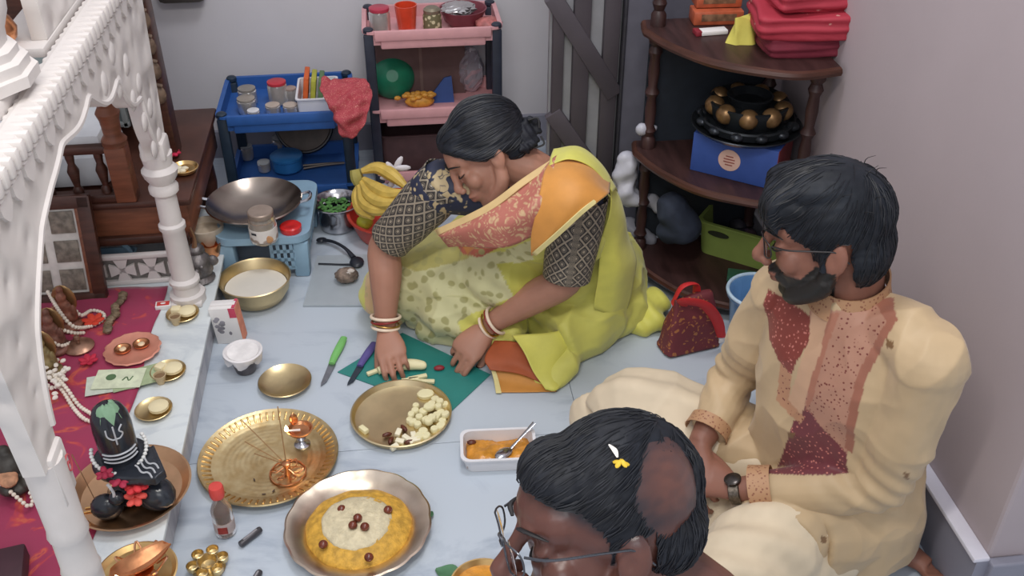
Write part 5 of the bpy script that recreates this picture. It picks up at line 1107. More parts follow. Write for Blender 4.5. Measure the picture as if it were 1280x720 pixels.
# ------------------------------------------------------------------ people
def loft(g,rings,seg=28,n=None,p=2.0):
    R0=[]
    arr=np.array([list(c)+list(u)+list(v) for c,u,v in rings])
    if n: arr=crom(arr,n)
    for r in arr:
        c,u,v=r[:3],r[3:6],r[6:9]; row=[]
        for j in range(seg):
            a=2*math.pi*j/seg; ca,sa=math.cos(a),math.sin(a); k=2/p
            row.append(list(c+u*math.copysign(abs(ca)**k,ca)+v*math.copysign(abs(sa)**k,sa)))
        R0.append(row)
    return g.mesh_grid(R0,cv=True,cap=True)
class Head:
    """head in its own axes: x to the person's left-hand side of the picture of a face seen from inside (right), y forward, z up"""
    def __init__(s,c,front,up=(0,0,1),k=1.0):
        f=Vector(front).normalized(); u=Vector(up); u=(u-f*u.dot(f)).normalized(); r=f.cross(u)
        s.M=Matrix((r,f,u)).transposed(); s.c=Vector(c); s.k=k; s.Mi=np.array(s.M.inverted())
    def w(s,p): return s.c+s.M@(Vector(p)*s.k)
    def loc(s,co): return ((co-np.array(s.c))@s.Mi.T)/s.k
    def ell(s,g,c,r,seg=16,rings=10,rot=None): 
        M=s.M@rot if rot is not None else s.M
        return g.ell(s.w(c),tuple(q*s.k for q in r),M,seg,rings)
    def tube(s,g,pts,r,seg=8,n=12,flat=None): return g.tube([s.w(p) for p in pts],[q*s.k for q in (r if hasattr(r,'__len__') else [r]*len(pts))],seg,n=n,flat=flat)
    def skin(s,g,full=1.0,nose=1.0):
        e=lambda *a,**b:s.ell(g,*a,**b); t=lambda *a,**b:s.tube(g,*a,**b)
        e((0,-.016,.030),(.073,.090,.084),24,16); e((0,.030,-.030),(.058,.056,.072)); e((0,.052,.03),(.056,.040,.045))
        e((0,.066,-.096),(.022,.020,.018)); e((0,.060,-.062),(.034,.030,.036))
        for q in(-1,1):
            t([(q*.062,-.005,-.025),(q*.056*full,.015,-.066),(q*.030,.056,-.094),(0,.068,-.100)],[.015,.018,.017,.016])
            e((q*.036,.060,-.026),(.024*full,.022,.024)); e((q*.018,.082,.026),(.022,.012,.010))
            e((q*.013,.100,-.037),(.009,.010,.008)); e((q*.032,.074,.004),(.0155,.0125,.0115))
            e((q*.076,-.010,-.008),(.010,.019,.031),rot=Matrix.Rotation(R_(12),3,'X')@Matrix.Rotation(q*.25,3,'Z'))
            e((q*.078,-.018,-.004),(.008,.008,.026)); e((q*.075,-.006,-.033),(.007,.008,.009))
        t([(0,.083,.022),(0,.094,.004),(0,.106*nose+.0,-.016),(0,.114*nose,-.030),(0,.104,-.040)],[.010,.0095,.010,.0125,.007],n=14)
        t([(-.024,.082,-.064),(-.010,.094,-.060),(0,.093,-.0615),(.010,.094,-.060),(.024,.082,-.064)],[.004,.0065,.006,.0065,.004])
        t([(-.021,.081,-.070),(0,.091,-.073),(.021,.081,-.070)],[.0045,.0078,.0045])
    def sockets(s,co):
        L=s.loc(co); d=np.zeros(len(co))
        for q in(-1,1): d-=.006*np.exp(-(((L[:,0]-q*.031)/.015)**2+((L[:,1]-.083)/.02)**2+((L[:,2]-.013)/.008)**2))
        d-=.004*np.exp(-(((L[:,0])/.020)**2+((L[:,1]-.09)/.02)**2+((L[:,2]+.0665)/.0022)**2))
        for q in(-1,1): d-=.004*np.exp(-(((L[:,0]-q*.084)/.006)**2+((L[:,1]+.004)/.007)**2+((L[:,2]+.006)/.012)**2))
        return d*s.k
    def details(s,root,hairm,lash=True):
        for q in(-1,1):
            g=G(); s.tube(g,[(q*.014,.0955,.024),(q*.028,.0945,.030),(q*.042,.083,.028),(q*.051,.070,.022)],[.002,.0032,.003,.001],6,flat=.6); g.build('eyebrow',hairm,root,world=True)
            if lash: g=G(); s.tube(g,[(q*.018,.0835,.001),(q*.030,.0885,-.003),(q*.042,.083,-.002),(q*.049,.073,.002)],[.0008,.0016,.0015,.001],6); g.build('eyelashes',hairm,root,world=True)
def hand(g,wr,d,n,ts,curl=(25,35,25),k=1.0,spread=.0,thumb=(35,20),fan=(0,0,0,0)):
    """palm, four separate fingers of unequal length and a thumb off the side of the palm; n is the back of the hand"""
    d=Vector(d).normalized(); n=Vector(n); n=(n-d*n.dot(d)).normalized(); s=d.cross(n)*ts; wr=Vector(wr)
    P=lambda a,b,c:wr+d*a*k+s*b*k+n*c*k
    names=[(.030,.084,.039,.024,.020,.0085),(.010,.088,.043,.027,.021,.0088),(-.011,.084,.040,.025,.020,.0084),(-.029,.075,.031,.019,.018,.0073)]
    loft(g,[(P(-.012,0,0),s*.024*k,n*.019*k),(P(.015,0,0),s*.030*k,n*.019*k),(P(.05,0,.001),s*.040*k,n*.0165*k),(P(.078,0,.002),s*.041*k,n*.013*k),(P(.090,0,.001),s*.034*k,n*.008*k)],20,n=9)
    for i,(b,a,l1,l2,l3,r) in enumerate(names):
        p=P(a-.02,b,.002); c=curl[i] if hasattr(curl[0],'__len__') else curl
        ang=0; dd=d+s*math.tan(R_(fan[i])+ (b*spread*10)); dd.normalize(); pts=[p,p+dd*.018*k]; q=pts[-1]; rr=[r*1.05,r*1.1]
        for L_,ca,q_r in((l1,c[0],1.0),(l2,c[1],.93),(l3,c[2],.78)):
            ang+=R_(ca); v=dd*math.cos(ang)-n*math.sin(ang); mid=q+v*L_*k*.5; pts.append(mid); rr.append(r*q_r*.97); q=q+v*L_*k; pts.append(q); rr.append(r*q_r*.95)
        g.tube(pts,[x*k for x in rr],9,n=22)
    t0=P(.018,.018,-.004); a1=R_(thumb[0]); dv=(d*math.cos(a1)+s*math.sin(a1)-n*math.sin(R_(thumb[1]))).normalized(); dv2=(dv*.8+d*.5-n*.25*math.sin(R_(thumb[1]))).normalized()
    g.tube([t0,t0+dv*.032*k,t0+dv*.058*k,t0+dv*.058*k+dv2*.026*k,t0+dv*.058*k+dv2*.036*k],[.014*k,.0135*k,.0105*k,.0095*k,.006*k],9,n=16)
def skinpaint(base,heads=(),extra=None):
    def f(co,no,me):
        c=np.tile(np.array(lin(base)),(len(co),1)); c*=(1+.05*fbm(co,22,6))[:,None]
        for h in heads:
            L=h.loc(co); k=np.exp(-((L[:,0]/.024)**2+((L[:,2]+.067)/.009)**2))*(L[:,1]>.078); c=c*(1-.45*k[:,None]*np.array([.35,1,.9]))
        if extra is not None: c=extra(co,c)
        return np.clip(c,0,1),None
    return f
def hairmat(name,c='14171e',rough=.6,st=(1,1,1)):
    return vmat(name,rough,spec=.28,bump=.9,bscale=90,stretch=st,weave=.25)
def hairpaint(c):
    def f(co,no,me):
        q=np.tile(np.array(lin(c)),(len(co),1)); q*=(1+.35*fbm(co,60,6))[:,None]; return np.clip(q,0.002,1),None
    return f
def strands(h,amp=.002,f=150,ax=0):
    def fn(co,no):
        L=h.loc(co); ang=np.arctan2(L[:,0],L[:,2]+.1); r=np.sin(ang*f*.5+3*fbm(L,18,5))+.6*np.sin(ang*f*.23+L[:,1]*30); return amp*r+.004*fbm(L,30,6,4)
    return fn
def hairs(h,hair,root,n,flow,L=.05,r=.0011,seed=1,lift=.0008):
    """fine strands combed over the hair surface along a flow given in head axes"""
    rs=np.random.RandomState(seed); me=hair.data; off=Vector(root.location)
    tree=BVHTree.FromPolygons([v.co+off for v in me.vertices],[tuple(p.vertices) for p in me.polygons]); g=G(); k=0
    vs=me.vertices; N_=len(vs)
    while k<n:
        k+=1; p=vs[rs.randint(N_)].co+off; pts=[];L_=L*(.5+rs.rand()); ok=True; j1,j2=rs.randn()*.25,rs.randn()*.25
        for i in range(7):
            hit=tree.find_nearest(p)
            if hit[0] is None or hit[3]>.009: break
            q,nm=hit[0],hit[1]; pts.append(q+nm*(lift+.0006*math.sin(i)))
            lp=Vector(h.loc(np.array([list(q)]))[0]); d=h.M@Vector(flow(lp)); d=d+h.M@Vector((j1*.3,j2*.3,0)); d=d-nm*d.dot(nm)
            if d.length<1e-6: break
            p=q+d.normalized()*L_/6
        if len(pts)>3: g.tube([list(v) for v in pts],[r*.5,r,r,r*.3] if 0 else list(np.interp(np.linspace(0,1,len(pts)),[0,.3,1],[r*.4,r,r*.2])),4)
    return g.build('hair_strands',mt('strand_black','1a1c22',.5,var=.5,scale=60),root,world=True,kind='stuff')
wv=lambda co,f,amp,seed=0: amp*fbm(co,f,9,seed)
fold=lambda co,f,amp,seed=0: amp*(np.clip(1-np.abs(fbm(co,f,6,seed))*1.6,0,1)**2)
def sleeve(name,pts,rad,m,root,uvs=(6,8),n=40,seg=28,wr=.003,th=.002):
    g=G(); g.tube(pts,rad,seg,n=n,uvs=uvs); v=np.array(g.v[:]); d=fbm(v,38,8,2)*wr
    g.v=[tuple(q+np.array([0,0,1])*e) for q,e in zip(v,d)]; g.f=[f for f in g.f if len(f)==4]
    # duplicate the seam so that the print runs round the sleeve without a jump
    return g.build(name,m,root,smooth='all',world=True,solid=th)
M_skinW=vmat('woman_skin',.5,spec=.4,bump=.1,bscale=300,sss=.06); M_skinM=vmat('man_skin',.5,spec=.4,bump=.1,bscale=300,sss=.05); M_skinB=vmat('elder_skin',.36,spec=.5,bump=.15,bscale=260,sss=.05)
M_hair=hairmat('black_hair')
Zv=Vector((0,0,1))
# ================= the man in the kurta
mroot=thing('person','man in beige kurta with maroon embroidered front, sitting cross-legged at the right, hands clasped','person',(.84,1.40,0))
f=Vector((math.cos(R_(208)),math.sin(R_(208)),0)); l=Vector((-f.y,f.x,0))
nb=Vector((.79,1.385,.595)); pelv=Vector((.845,1.405,.11))
nb=nb+Vector((0,0,.012)); Ls=nb+l*.165+Vector((0,0,-.03)); Rs=nb-l*.146+Vector((0,0,-.065))
Le=at(1098,600,.29); Lw=at(922,612,.205); Re=at(922,470,.28); Rw=at(874,556,.21)
Rk=at(795,515,.15); Lk=at(905,738,.125)
hm=Head((.722,1.405,.738),(-.87,.30,-.20),(.03,.04,1),1.05)
lean=(nb-pelv)
def spine(t): return pelv+lean*t
g=G()
loft(g,[(spine(-.05),l*.14,f*.10),(spine(.15),l*.16,f*.115),(spine(.45),l*.14,f*.10),(spine(.7),l*.155,f*.095),(spine(.88),l*.15,f*.075),(spine(.98),l*.07,f*.055)],24,n=14)
g.tube([nb-Vector((0,0,.06)),nb+Vector((-.008,.006,.03)),hm.w((0,-.035,-.055)),hm.w((0,-.02,0))],[.066,.055,.054,.05],16,n=10)
hm.skin(g)
for S_,E_,W_ in((Ls,Le,Lw),(Rs,Re,Rw)):
    g.tube([S_,S_.lerp(E_,.5),E_,E_.lerp(W_,.35),W_],[.050,.043,.037,.038,.025],14,n=18)
Lh=Vector(Lw); ld=(at(868,590,.19)-Lw).normalized(); hand(g,Lw+ld*.01,ld,(-.25,-.35,.9),1,curl=(38,45,30),thumb=(30,10))
rd=(at(868,606,.185)-Rw).normalized(); hand(g,Rw+rd*.01,rd,(-.6,-.1,.8),1,curl=(30,50,35),thumb=(40,15))
for K in(Rk,Lk): g.tube([pelv,pelv.lerp(K,.5),K],[.085,.075,.05],14,n=10)
Ra=at(915,690,.05); g.tube([Rk,Rk.lerp(Ra,.5),Ra],[.048,.044,.03],12,n=10); La=at(1095,655,.05); g.tube([Lk,Lk.lerp(La,.5),La],[.048,.044,.03],12,n=10)
ft=at(1160,708,.018); g.tube([La+Vector((.0,.01,-.01)),La.lerp(ft,.5)+Vector((0,0,-.008)),ft],[.030,.030,.020],12,n=10,flat=.75)
for k in range(5): q=ft+Vector((.012-.002*k,-.024+.012*k,-.004)); g.tube([q-Vector((.03,.0,-.003)),q+Vector((.012-.003*k,0,-.004))],[.009,.0075],8,n=5)
g.tube([Ra,at(880,705,.03)],[.03,.022],10,n=6,flat=.7)
def mextra(co,c):
    L=hm.loc(co); x,y,z=np.abs(L[:,0]),L[:,1],L[:,2]
    b=((z<-.030+.55*np.clip(.07-y,0,.1)*0)&inpoly(y,z,[(-.004,.02),(.018,.02),(.022,-.028),(.045,-.052),(.07,-.050),(.095,-.046),(.13,-.050),(.13,-.14),(.0,-.14),(-.01,-.06)]))
    lips=(np.abs(z+.067)<.0095)&(x<.021)&(y>.08); b=b&~lips
    c=c.copy(); c[b]=np.array(lin('23211f')); return c
o=blob('body',g,M_skinM,mroot,voxel=.0038,smooth=3,disp=lambda co,no:hm.sockets(co)+.0035*((hm.loc(co)[:,2]<-.05)&(hm.loc(co)[:,1]>.0)&(hm.loc(co)[:,2]>-.125)&(hm.loc(co)[:,1]<.1)&(np.abs(hm.loc(co)[:,0])>.024)&(np.abs(hm.loc(co)[:,0])<.1)),paint=skinpaint('875b4b',[hm],mextra),zmin=.002)
hm.details(mroot,mt('brow_hair','1b1a1c',.6))
# hair: thick cap with a fringe
g=G(); hm.ell(g,(0,-.012,.040),(.086,.097,.088),28,18); hm.ell(g,(0,.050,.070),(.070,.054,.044)); hm.ell(g,(0,-.048,-.020),(.074,.058,.074)); hm.ell(g,(0,.005,.095),(.07,.08,.036))
for q in(-1,1): hm.tube(g,[(q*.070,.006,.05),(q*.073,.008,.0),(q*.071,.012,-.035)],[.009,.008,.005])
for k in range(16):
    x=-.062+.0082*k; hm.tube(g,[(x*.8,.02,.115),(x*1.0,.075,.095),(x*1.1+.008,.102-.3*abs(x),.062),(x*1.15+.012,.098-.35*abs(x),.034+.008*math.sin(k*2.1))],[.005,.009,.009,.003],7)
mh_poly=[(.3,.024),(.088,.026),(.062,.026),(.036,.014),(.026,.0),(.024,-.034),(.008,-.036),(.006,.004),(-.010,.024),(-.030,.016),(-.036,-.045),(-.05,-.3),(.3,-.3)]
hcut=lambda h,poly:(lambda co:(lambda L:inpoly(L[:,1]+.004*fbm(L,90,5),L[:,2]+.004*fbm(L,80,5,3),poly))(h.loc(co)))
mh=blob('hair',g,M_hair,mroot,voxel=.0038,smooth=1,disp=strands(hm,.0005,160),paint=hairpaint('1c2027'),cut=hcut(hm,mh_poly))
hairs(hm,mh,mroot,700,lambda p:(p.x*6,(p.y+.05)*7+.15,(p.z-.12)*5-.25),L=.06,seed=2)
g=G()
for k in range(12):
    a=random.uniform(-1.3,1.3); b=random.uniform(-.9,.6); p=Vector((.080*math.sin(a),-.02+.09*math.sin(b),.045+.08*math.cos(a)*math.cos(b))); dd=Vector((p.x,-.04+random.gauss(0,.02),p.z-.02)).normalized()
    hm.tube(g,[p*.98,p+dd*.008,p+dd*.012+Vector((random.gauss(0,.008),-.012,0))],[.0009,.0007,.0003],5,n=6)
g.build('loose_hair',MC['brow_hair'],mroot,world=True,kind='stuff')
# spectacles
def specs(h,root,m,y=.104,z=.006,temple=True):
    g=G()
    for q in(-1,1):
        pts=[(q*(.033+.0235*math.copysign(abs(math.cos(a))**.7,math.cos(a))),y-.012*abs(math.cos(a))*(math.cos(a)>0),z+.0175*math.copysign(abs(math.sin(a))**.7,math.sin(a))) for a in np.linspace(0,2*math.pi,29)[:-1]]
        g.tube([h.w(p) for p in pts],[.0012*h.k],6,closed=True)
        h.tube(g,[(q*.056,y-.014,z+.010),(q*.073,y-.040,z+.010),(q*.080,.015,z+.008),(q*.082,-.012,z+.004),(q*.080,-.03,z-.018)],[.0016,.0016,.0014,.0014,.0012],6,n=20)
    h.tube(g,[(-.0105,y,z+.006),(0,y+.003,z+.009),(.0105,y,z+.006)],.0012,6)
    o=g.build('glasses_frame',m,root,world=True); fr_=o
    for q in(-1,1): g=G(); h.ell(g,(q*.033,y-.004,z),(.0225,.0008,.0165),20,10); g.build('lens',mt('lens_glass','e6ecec',.05,trans=.97,var=0,ior=1.1),root,world=True).parent=fr_
specs(hm,mroot,mt('thin_dark_frame','2a2527',.4),y=.102,z=.004)
# kurta
g=G()
loft(g,[(spine(-.12)+f*.01,l*.20,f*.15),(spine(.05),l*.195,f*.15),(spine(.3),l*.172,f*.14),(spine(.55),l*.172,f*.128),(spine(.75),l*.178,f*.118),(spine(.90),l*.158,f*.088),(spine(.98),l*.095,f*.072),(nb+Vector((-.008,.006,.022)),l*.064,f*.06)],36,n=20,p=2.2)
for S_,E_,W_,C_ in((Ls,Le,Lw,.86),(Rs,Re,Rw,.80)):
    g.ell(S_,(.068,.068,.064),None,18,12)
    g.tube([nb+Vector((0,0,-.03)),nb.lerp(S_,.6),S_+Vector((0,0,-.004))],[.05,.056,.062],16,n=8)
    g.tube([S_,S_.lerp(E_,.45),E_,E_.lerp(W_,.4),E_.lerp(W_,C_)],[.066,.061,.053,.048,.040],18,n=26)
g.tube([pelv+l*.06+f*.02,pelv.lerp(Lk,.45)+Vector((0,0,.02)),pelv.lerp(Lk,.66)+Vector((.02,-.0,.02))],[.13,.112,.088],18,n=12)
g.tube([pelv-l*.06+f*.02,pelv.lerp(Rk,.4)+Vector((0,0,.015)),pelv.lerp(Rk,.55)+Vector((0,0,.01))],[.12,.104,.086],18,n=12)
g.ell(pelv+f*.14+Vector((0,0,-.01)),(.13,.13,.08),None,16,10)
hipL=pelv+l*.11; loft(g,[(hipL+Vector((-.02,.0,.06)),l*.05,f*.11),(hipL+Vector((-.03,-.0,-.03)),l*.052,f*.115),(hipL+Vector((-.04,-.0,-.098)),l*.056,f*.12)],20,n=8)
K='bea581'
def kdisp(co,no):
    d=wv(co,14,.0045,1)+wv(co,34,.0015,5)+fold(co,13,.010,21)+fold(co,26,.004,25)
    for E_,S_,W_ in((Le,Ls,Lw),(Re,Rs,Rw)):
        e=np.array(E_); r=np.linalg.norm(co-e,axis=1); ax_=np.array((W_-S_).normalized()); d+=.0055*np.exp(-(r/.085)**2)*np.sin((co@ax_)*150+4*fbm(co,12,5,7))
    q=(co-np.array(spine(.5))); d+=.005*np.sin((q@np.array(l))*38+3*fbm(co,6,5))*np.exp(-((q[:,2]+.12)/.12)**2)
    return d
kf=zone_frame((f+Vector((-.0,-.35,.55))).normalized())
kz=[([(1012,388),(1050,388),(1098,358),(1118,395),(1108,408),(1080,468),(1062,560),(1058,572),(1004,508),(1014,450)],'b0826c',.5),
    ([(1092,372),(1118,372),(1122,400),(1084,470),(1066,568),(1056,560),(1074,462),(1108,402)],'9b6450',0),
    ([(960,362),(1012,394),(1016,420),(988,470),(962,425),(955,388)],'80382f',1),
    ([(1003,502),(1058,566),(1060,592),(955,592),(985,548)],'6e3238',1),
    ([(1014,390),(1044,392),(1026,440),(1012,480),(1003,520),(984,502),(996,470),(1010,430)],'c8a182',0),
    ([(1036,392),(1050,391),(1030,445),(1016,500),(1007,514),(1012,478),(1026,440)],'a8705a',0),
    ([(1108,424),(1118,428),(1116,436),(1108,434)],'7a5a38',0),([(984,540),(994,541),(992,548),(985,547)],'7a5a38',0),([(960,585),(968,584),(967,592),(960,592)],'7a5a38',0),([(1026,670),(1034,672),(1032,680),(1026,678)],'7a5a38',0),([(1130,590),(1138,592),(1136,600),(1130,598)],'7a5a38',0),
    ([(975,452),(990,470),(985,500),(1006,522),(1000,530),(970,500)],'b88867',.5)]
M_kurta=vmat('kurta_cloth',.52,sheen=.15,spec=.4,pat=(120,'c98a76',.18),bump=.15,bscale=500)
# second print colour for light grounds
nt=M_kurta.node_tree; b_=nt.nodes['Principled BSDF']
pm=[n for n in nt.nodes if n.type=='MIX' and n.data_type=='RGBA'][0]
pa=[n for n in nt.nodes if n.type=='ATTRIBUTE' and n.attribute_name=='Pat'][0]
gt=N(nt,'ShaderNodeMath',operation='GREATER_THAN'); gt.inputs[1].default_value=.75; nt.links.new(pa.outputs['Fac'],gt.inputs[0])
m2=N(nt,'ShaderNodeMix',data_type='RGBA'); m2.inputs[6].default_value=(*lin('74362f'),1); m2.inputs[7].default_value=(*lin('c0766a'),1); nt.links.new(gt.outputs[0],m2.inputs[0]); nt.links.new(m2.outputs[2],pm.inputs[7])
mu=[n for n in nt.nodes if n.type=='MATH' and n.operation=='MULTIPLY'][0]; g0=N(nt,'ShaderNodeMath',operation='GREATER_THAN'); g0.inputs[1].default_value=.3; nt.links.new(pa.outputs['Fac'],g0.inputs[0]); nt.links.new(g0.outputs[0],mu.inputs[1])
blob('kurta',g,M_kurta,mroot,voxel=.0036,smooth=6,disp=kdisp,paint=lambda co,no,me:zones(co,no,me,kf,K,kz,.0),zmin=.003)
M_cuff=spots('cuff_border','b08764','8a5a44',150,.25,.1,.6)
M_kcl=mt('kurta_plain','c4a67c',.55,var=.06,sheen=.1)
for E_,W_,C_,r in((Le,Lw,.84,.0435),(Re,Rw,.78,.0445)):
    a=E_.lerp(W_,C_-.10); b2=E_.lerp(W_,C_+.06); g=G(); g.tube([a,a.lerp(b2,.5),b2],[r,r+.001,r+.003],24,n=8); g.f=[q for q in g.f if len(q)==4]; g.build('cuff',M_cuff,mroot,world=True,solid=.002,label='embroidered tan cuff')
g=G(); P=[]
nk=nb+Vector((-.010,.006,.024)); 
for t,r in((0,.074),(.5,.067),(1,.063)):
    P.append([tuple(nk+l*r*math.cos(a)+f*(r*.98)*math.sin(a)+Zv*(.045*t-.02-.018*math.sin(a))) for a in np.linspace(0,2*math.pi,41)[:-1]])
g.mesh_grid(P,cv=True); g.build('collar',M_cuff,mroot,world=True,solid=.003,fix=True,label='embroidered standing collar')
for k in range(3): 
    p_=[(1024,430),(1014,462),(1006,492)][k]
# pyjama
g=G()
g.tube([pelv+Vector((0,0,-.01)),pelv.lerp(Rk,.55)+Vector((0,0,.0)),Rk,Rk+Vector((-.03,.01,-.03))],[.11,.108,.098,.07],20,n=16)
g.tube([pelv+Vector((0,0,-.01)),pelv.lerp(Lk,.55)+Vector((0,0,.0)),Lk,Lk+Vector((-.03,-.02,-.03))],[.11,.108,.092,.06],20,n=16)
g.tube([Rk+Vector((-.01,-.01,-.03)),Rk.lerp(Ra,.5)+Vector((0,0,.0)),Ra+Vector((0,0,.01))],[.085,.085,.062],18,n=12)
g.tube([Lk+Vector((0,0,-.02)),Lk.lerp(La,.5),La],[.075,.075,.05],18,n=12)
g.tube([at(745,505,.10),at(760,570,.06),at(835,640,.06)],[.06,.055,.05],14,n=10)
def pdisp(co,no):
    ax_=np.array((Rk-Ra).normalized()); return wv(co,11,.006,2)+fold(co,12,.008,13)+.005*np.sin(co@np.array([40,70,0])+3*fbm(co,6,5,4))
blob('pyjama',g,vmat('pyjama_cloth',.65,sheen=.1,bump=.15,bscale=500),mroot,voxel=.0055,smooth=6,disp=pdisp,paint=lambda co,no,me:(np.tile(np.array(lin('d3c3a8')),(len(co),1)),None),zmin=.002)
# watch
g=G(); wd_=(Lw-Le).normalized(); s1=wd_.cross(Zv).normalized(); u1=s1.cross(wd_); wc=Lw+wd_*.004
P=[[tuple(wc+wd_*o_+s1*r*math.cos(a)+u1*r*.85*math.sin(a)) for a in np.linspace(0,6.283,33)[:-1]] for o_,r in((-.011,.0285),(-.009,.031),(.009,.031),(.011,.0285))]
g.mesh_grid(P,cv=True); g.build('watch_strap',mt('watch_metal','6f665c',.3,.9,var=.3,scale=200),mroot,world=True,solid=.001,label='metal wrist watch strap')
g=G(); g.lathe([(.0165,0),(.017,.006),(.014,.008),(0,.008)],wc+u1*.024,24,M=Matrix((s1,wd_,u1)).transposed()); g.build('watch_case',mt('watch_dark','4b4643',.25,.8),mroot,world=True).parent=[o for o in mroot.children if o.name.startswith('watch_strap')][0]
# ================= the woman in the sari
wroot=thing('person','woman in yellow sari with orange border and dark patterned blouse, bending over the cutting sheet','person',(.40,2.28,0))
wf=Vector((-.42,-.907,0)); wl=Vector((-wf.y,wf.x,0))
wp=Vector((.42,2.27,.12)); wnb=at(672,218,.515)
wLs=at(722,258,.455); wRs=at(548,236,.47); wLe=at(708,348,.262); wLw=at(611,406,.098); wRe=at(482,306,.285); wRw=at(482,408,.085)
hw_=Head(at(607,190,.575),(-.80,-.24,-.52),(-.50,.22,.82),.99)
wls=lambda t:wp+(wnb-wp)*t
g=G()
loft(g,[(wls(-.05),wl*.15,wf*.12),(wls(.2),wl*.155,wf*.12),(wls(.45),wl*.13,wf*.105),(wls(.7),wl*.145,wf*.10),(wls(.9),wl*.13,wf*.07),(wls(1.0),wl*.06,wf*.05)],24,n=14)
g.tube([wnb-Vector((0,0,.05)),wnb+Vector((-.005,0,.01)),hw_.w((0,-.035,-.06)),hw_.w((0,-.02,0))],[.06,.050,.047,.045],16,n=10)
hw_.skin(g,1.12,.93)
for S_,E_,W_ in((wLs,wLe,wLw),(wRs,wRe,wRw)):
    g.tube([S_,S_.lerp(E_,.5),E_,E_.lerp(W_,.35),E_.lerp(W_,.8),W_],[.055,.052,.043,.043,.031,.027],16,n=20)
rd=(at(492,452,.045)-wRw).normalized(); hand(g,wRw+rd*.012,rd,(-.15,-.45,.88),1,curl=(22,42,28),k=.98,thumb=(30,35),spread=.10)
ld=(at(578,444,.045)-wLw).normalized(); hand(g,wLw+ld*.010,ld,(.15,-.35,.95),-1,curl=[(22,35,22),(30,40,25),(36,40,25),(42,42,30)],k=1.06,thumb=(24,40),spread=.10)
wk1=at(500,378,.07); wk2=at(752,395,.09)
g.tube([wp,wp.lerp(wk1,.5),wp.lerp(wk1,.85)],[.09,.08,.04],12,n=8); g.tube([wp,wp.lerp(wk2,.5),wp.lerp(wk2,.8)],[.09,.08,.04],12,n=8)
blob('body',g,M_skinW,wroot,voxel=.0038,smooth=5,disp=lambda co,no:hw_.sockets(co),paint=skinpaint('a87a66',[hw_]),zmin=.003)
hw_.details(wroot,MC['brow_hair'])
# hair with side parting and a low bun
g=G(); hw_.ell(g,(0,-.022,.040),(.084,.100,.086),28,18); hw_.ell(g,(0,.035,.072),(.066,.052,.042)); hw_.ell(g,(0,-.06,-.0),(.070,.055,.066))
for q in(-1,1):
    hw_.tube(g,[(q*.015,.068,.092),(q*.050,.058,.062),(q*.074,.025,.02),(q*.078,-.015,.005),(q*.05,-.07,-.01)],[.012,.015,.014,.012,.014])
wh_poly=[(.3,.070),(.085,.070),(.068,.052),(.050,.028),(.030,.004),(.014,-.006),(.006,.0),(-.018,.008),(-.034,-.03),(-.04,-.3),(.3,-.3)]
wh=blob('hair',g,M_hair,wroot,voxel=.0038,smooth=2,disp=strands(hw_,.0004,170),paint=hairpaint('1a1e26'),cut=hcut(hw_,wh_poly))
hairs(hw_,wh,wroot,700,lambda p:(-p.x*1.0+ (1.2*p.x if p.y>.02 else 0),-1,-.25 if p.y>0 else (0.0-p.z)*4),L=.08,seed=3)
g=G(); bc=atd(652,172,2.33); random.seed(11); g.ell(bc,(.036,.036,.034),None,18,12)
for k in range(9):
    a=random.random()*6.28; b=random.gauss(0,.7); ctr=bc+Vector((.022*math.cos(a),.02*math.sin(a),.012*b)); M=Matrix.Rotation(a,3,'Z')@Matrix.Rotation(b,3,'X')
    g.tube([ctr+M@Vector((.022*math.cos(t),.022*math.sin(t),.004*math.sin(3*t))) for t in np.linspace(0,5.2,14)],.0085,8,n=24)
g.tube([bc,hw_.w((0,-.07,0))],[.028,.04],12,n=6)
blob('hair_bun',g,M_hair,wroot,voxel=.0038,smooth=1,disp=lambda co,no:.0015*np.sin(co@np.array([400,150,300])+4*fbm(co,30,5)),paint=hairpaint('1b1d24'))
g=G()
for pts in ([(632,142),(636,136),(645,138),(645,150)],[(660,150),(672,148),(674,160)],[(668,185),(680,180),(676,170)]): g.tube([atd(x,y,2.31) for x,y in pts],.0022,6,n=12)
g.build('loose_hair',MC['brow_hair'],wroot,world=True,kind='stuff')
# blouse
def uvlattice(name):
    m,nt,b=_new(name); uv=N(nt,'ShaderNodeUVMap'); sp=N(nt,'ShaderNodeSeparateXYZ'); nt.links.new(uv.outputs[0],sp.inputs[0])
    def M_(op,a,b_=None,c=None):
        n=N(nt,'ShaderNodeMath',operation=op)
        for i,q in enumerate((a,b_,c)):
            if q is None: continue
            if isinstance(q,(int,float)): n.inputs[i].default_value=q
            else: nt.links.new(q,n.inputs[i])
        return n.outputs[0]
    u,v=sp.outputs[0],sp.outputs[1]; a=M_('ADD',u,v); c=M_('SUBTRACT',u,v)
    fa=M_('ABSOLUTE',M_('SUBTRACT',M_('FRACT',a),.5)); fc=M_('ABSOLUTE',M_('SUBTRACT',M_('FRACT',c),.5))
    line=M_('GREATER_THAN',M_('MAXIMUM',fa,fc),.42); d=M_('SQRT',M_('ADD',M_('MULTIPLY',fa,fa),M_('MULTIPLY',fc,fc)))
    dot=M_('LESS_THAN',d,.15); ring=M_('MULTIPLY',M_('GREATER_THAN',d,.22),M_('LESS_THAN',d,.29)); mk=M_('MINIMUM',M_('ADD',M_('ADD',line,dot),M_('MULTIPLY',ring,.5)),1)
    mx=N(nt,'ShaderNodeMix',data_type='RGBA'); nt.links.new(mk,mx.inputs[0]); mx.inputs[6].default_value=(*lin('33302f'),1); mx.inputs[7].default_value=(*lin('9a8f7d'),1)
    nt.links.new(mx.outputs[2],b.inputs['Base Color']); b.inputs['Roughness'].default_value=.55; return m
M_sl=uvlattice('sleeve_lattice')
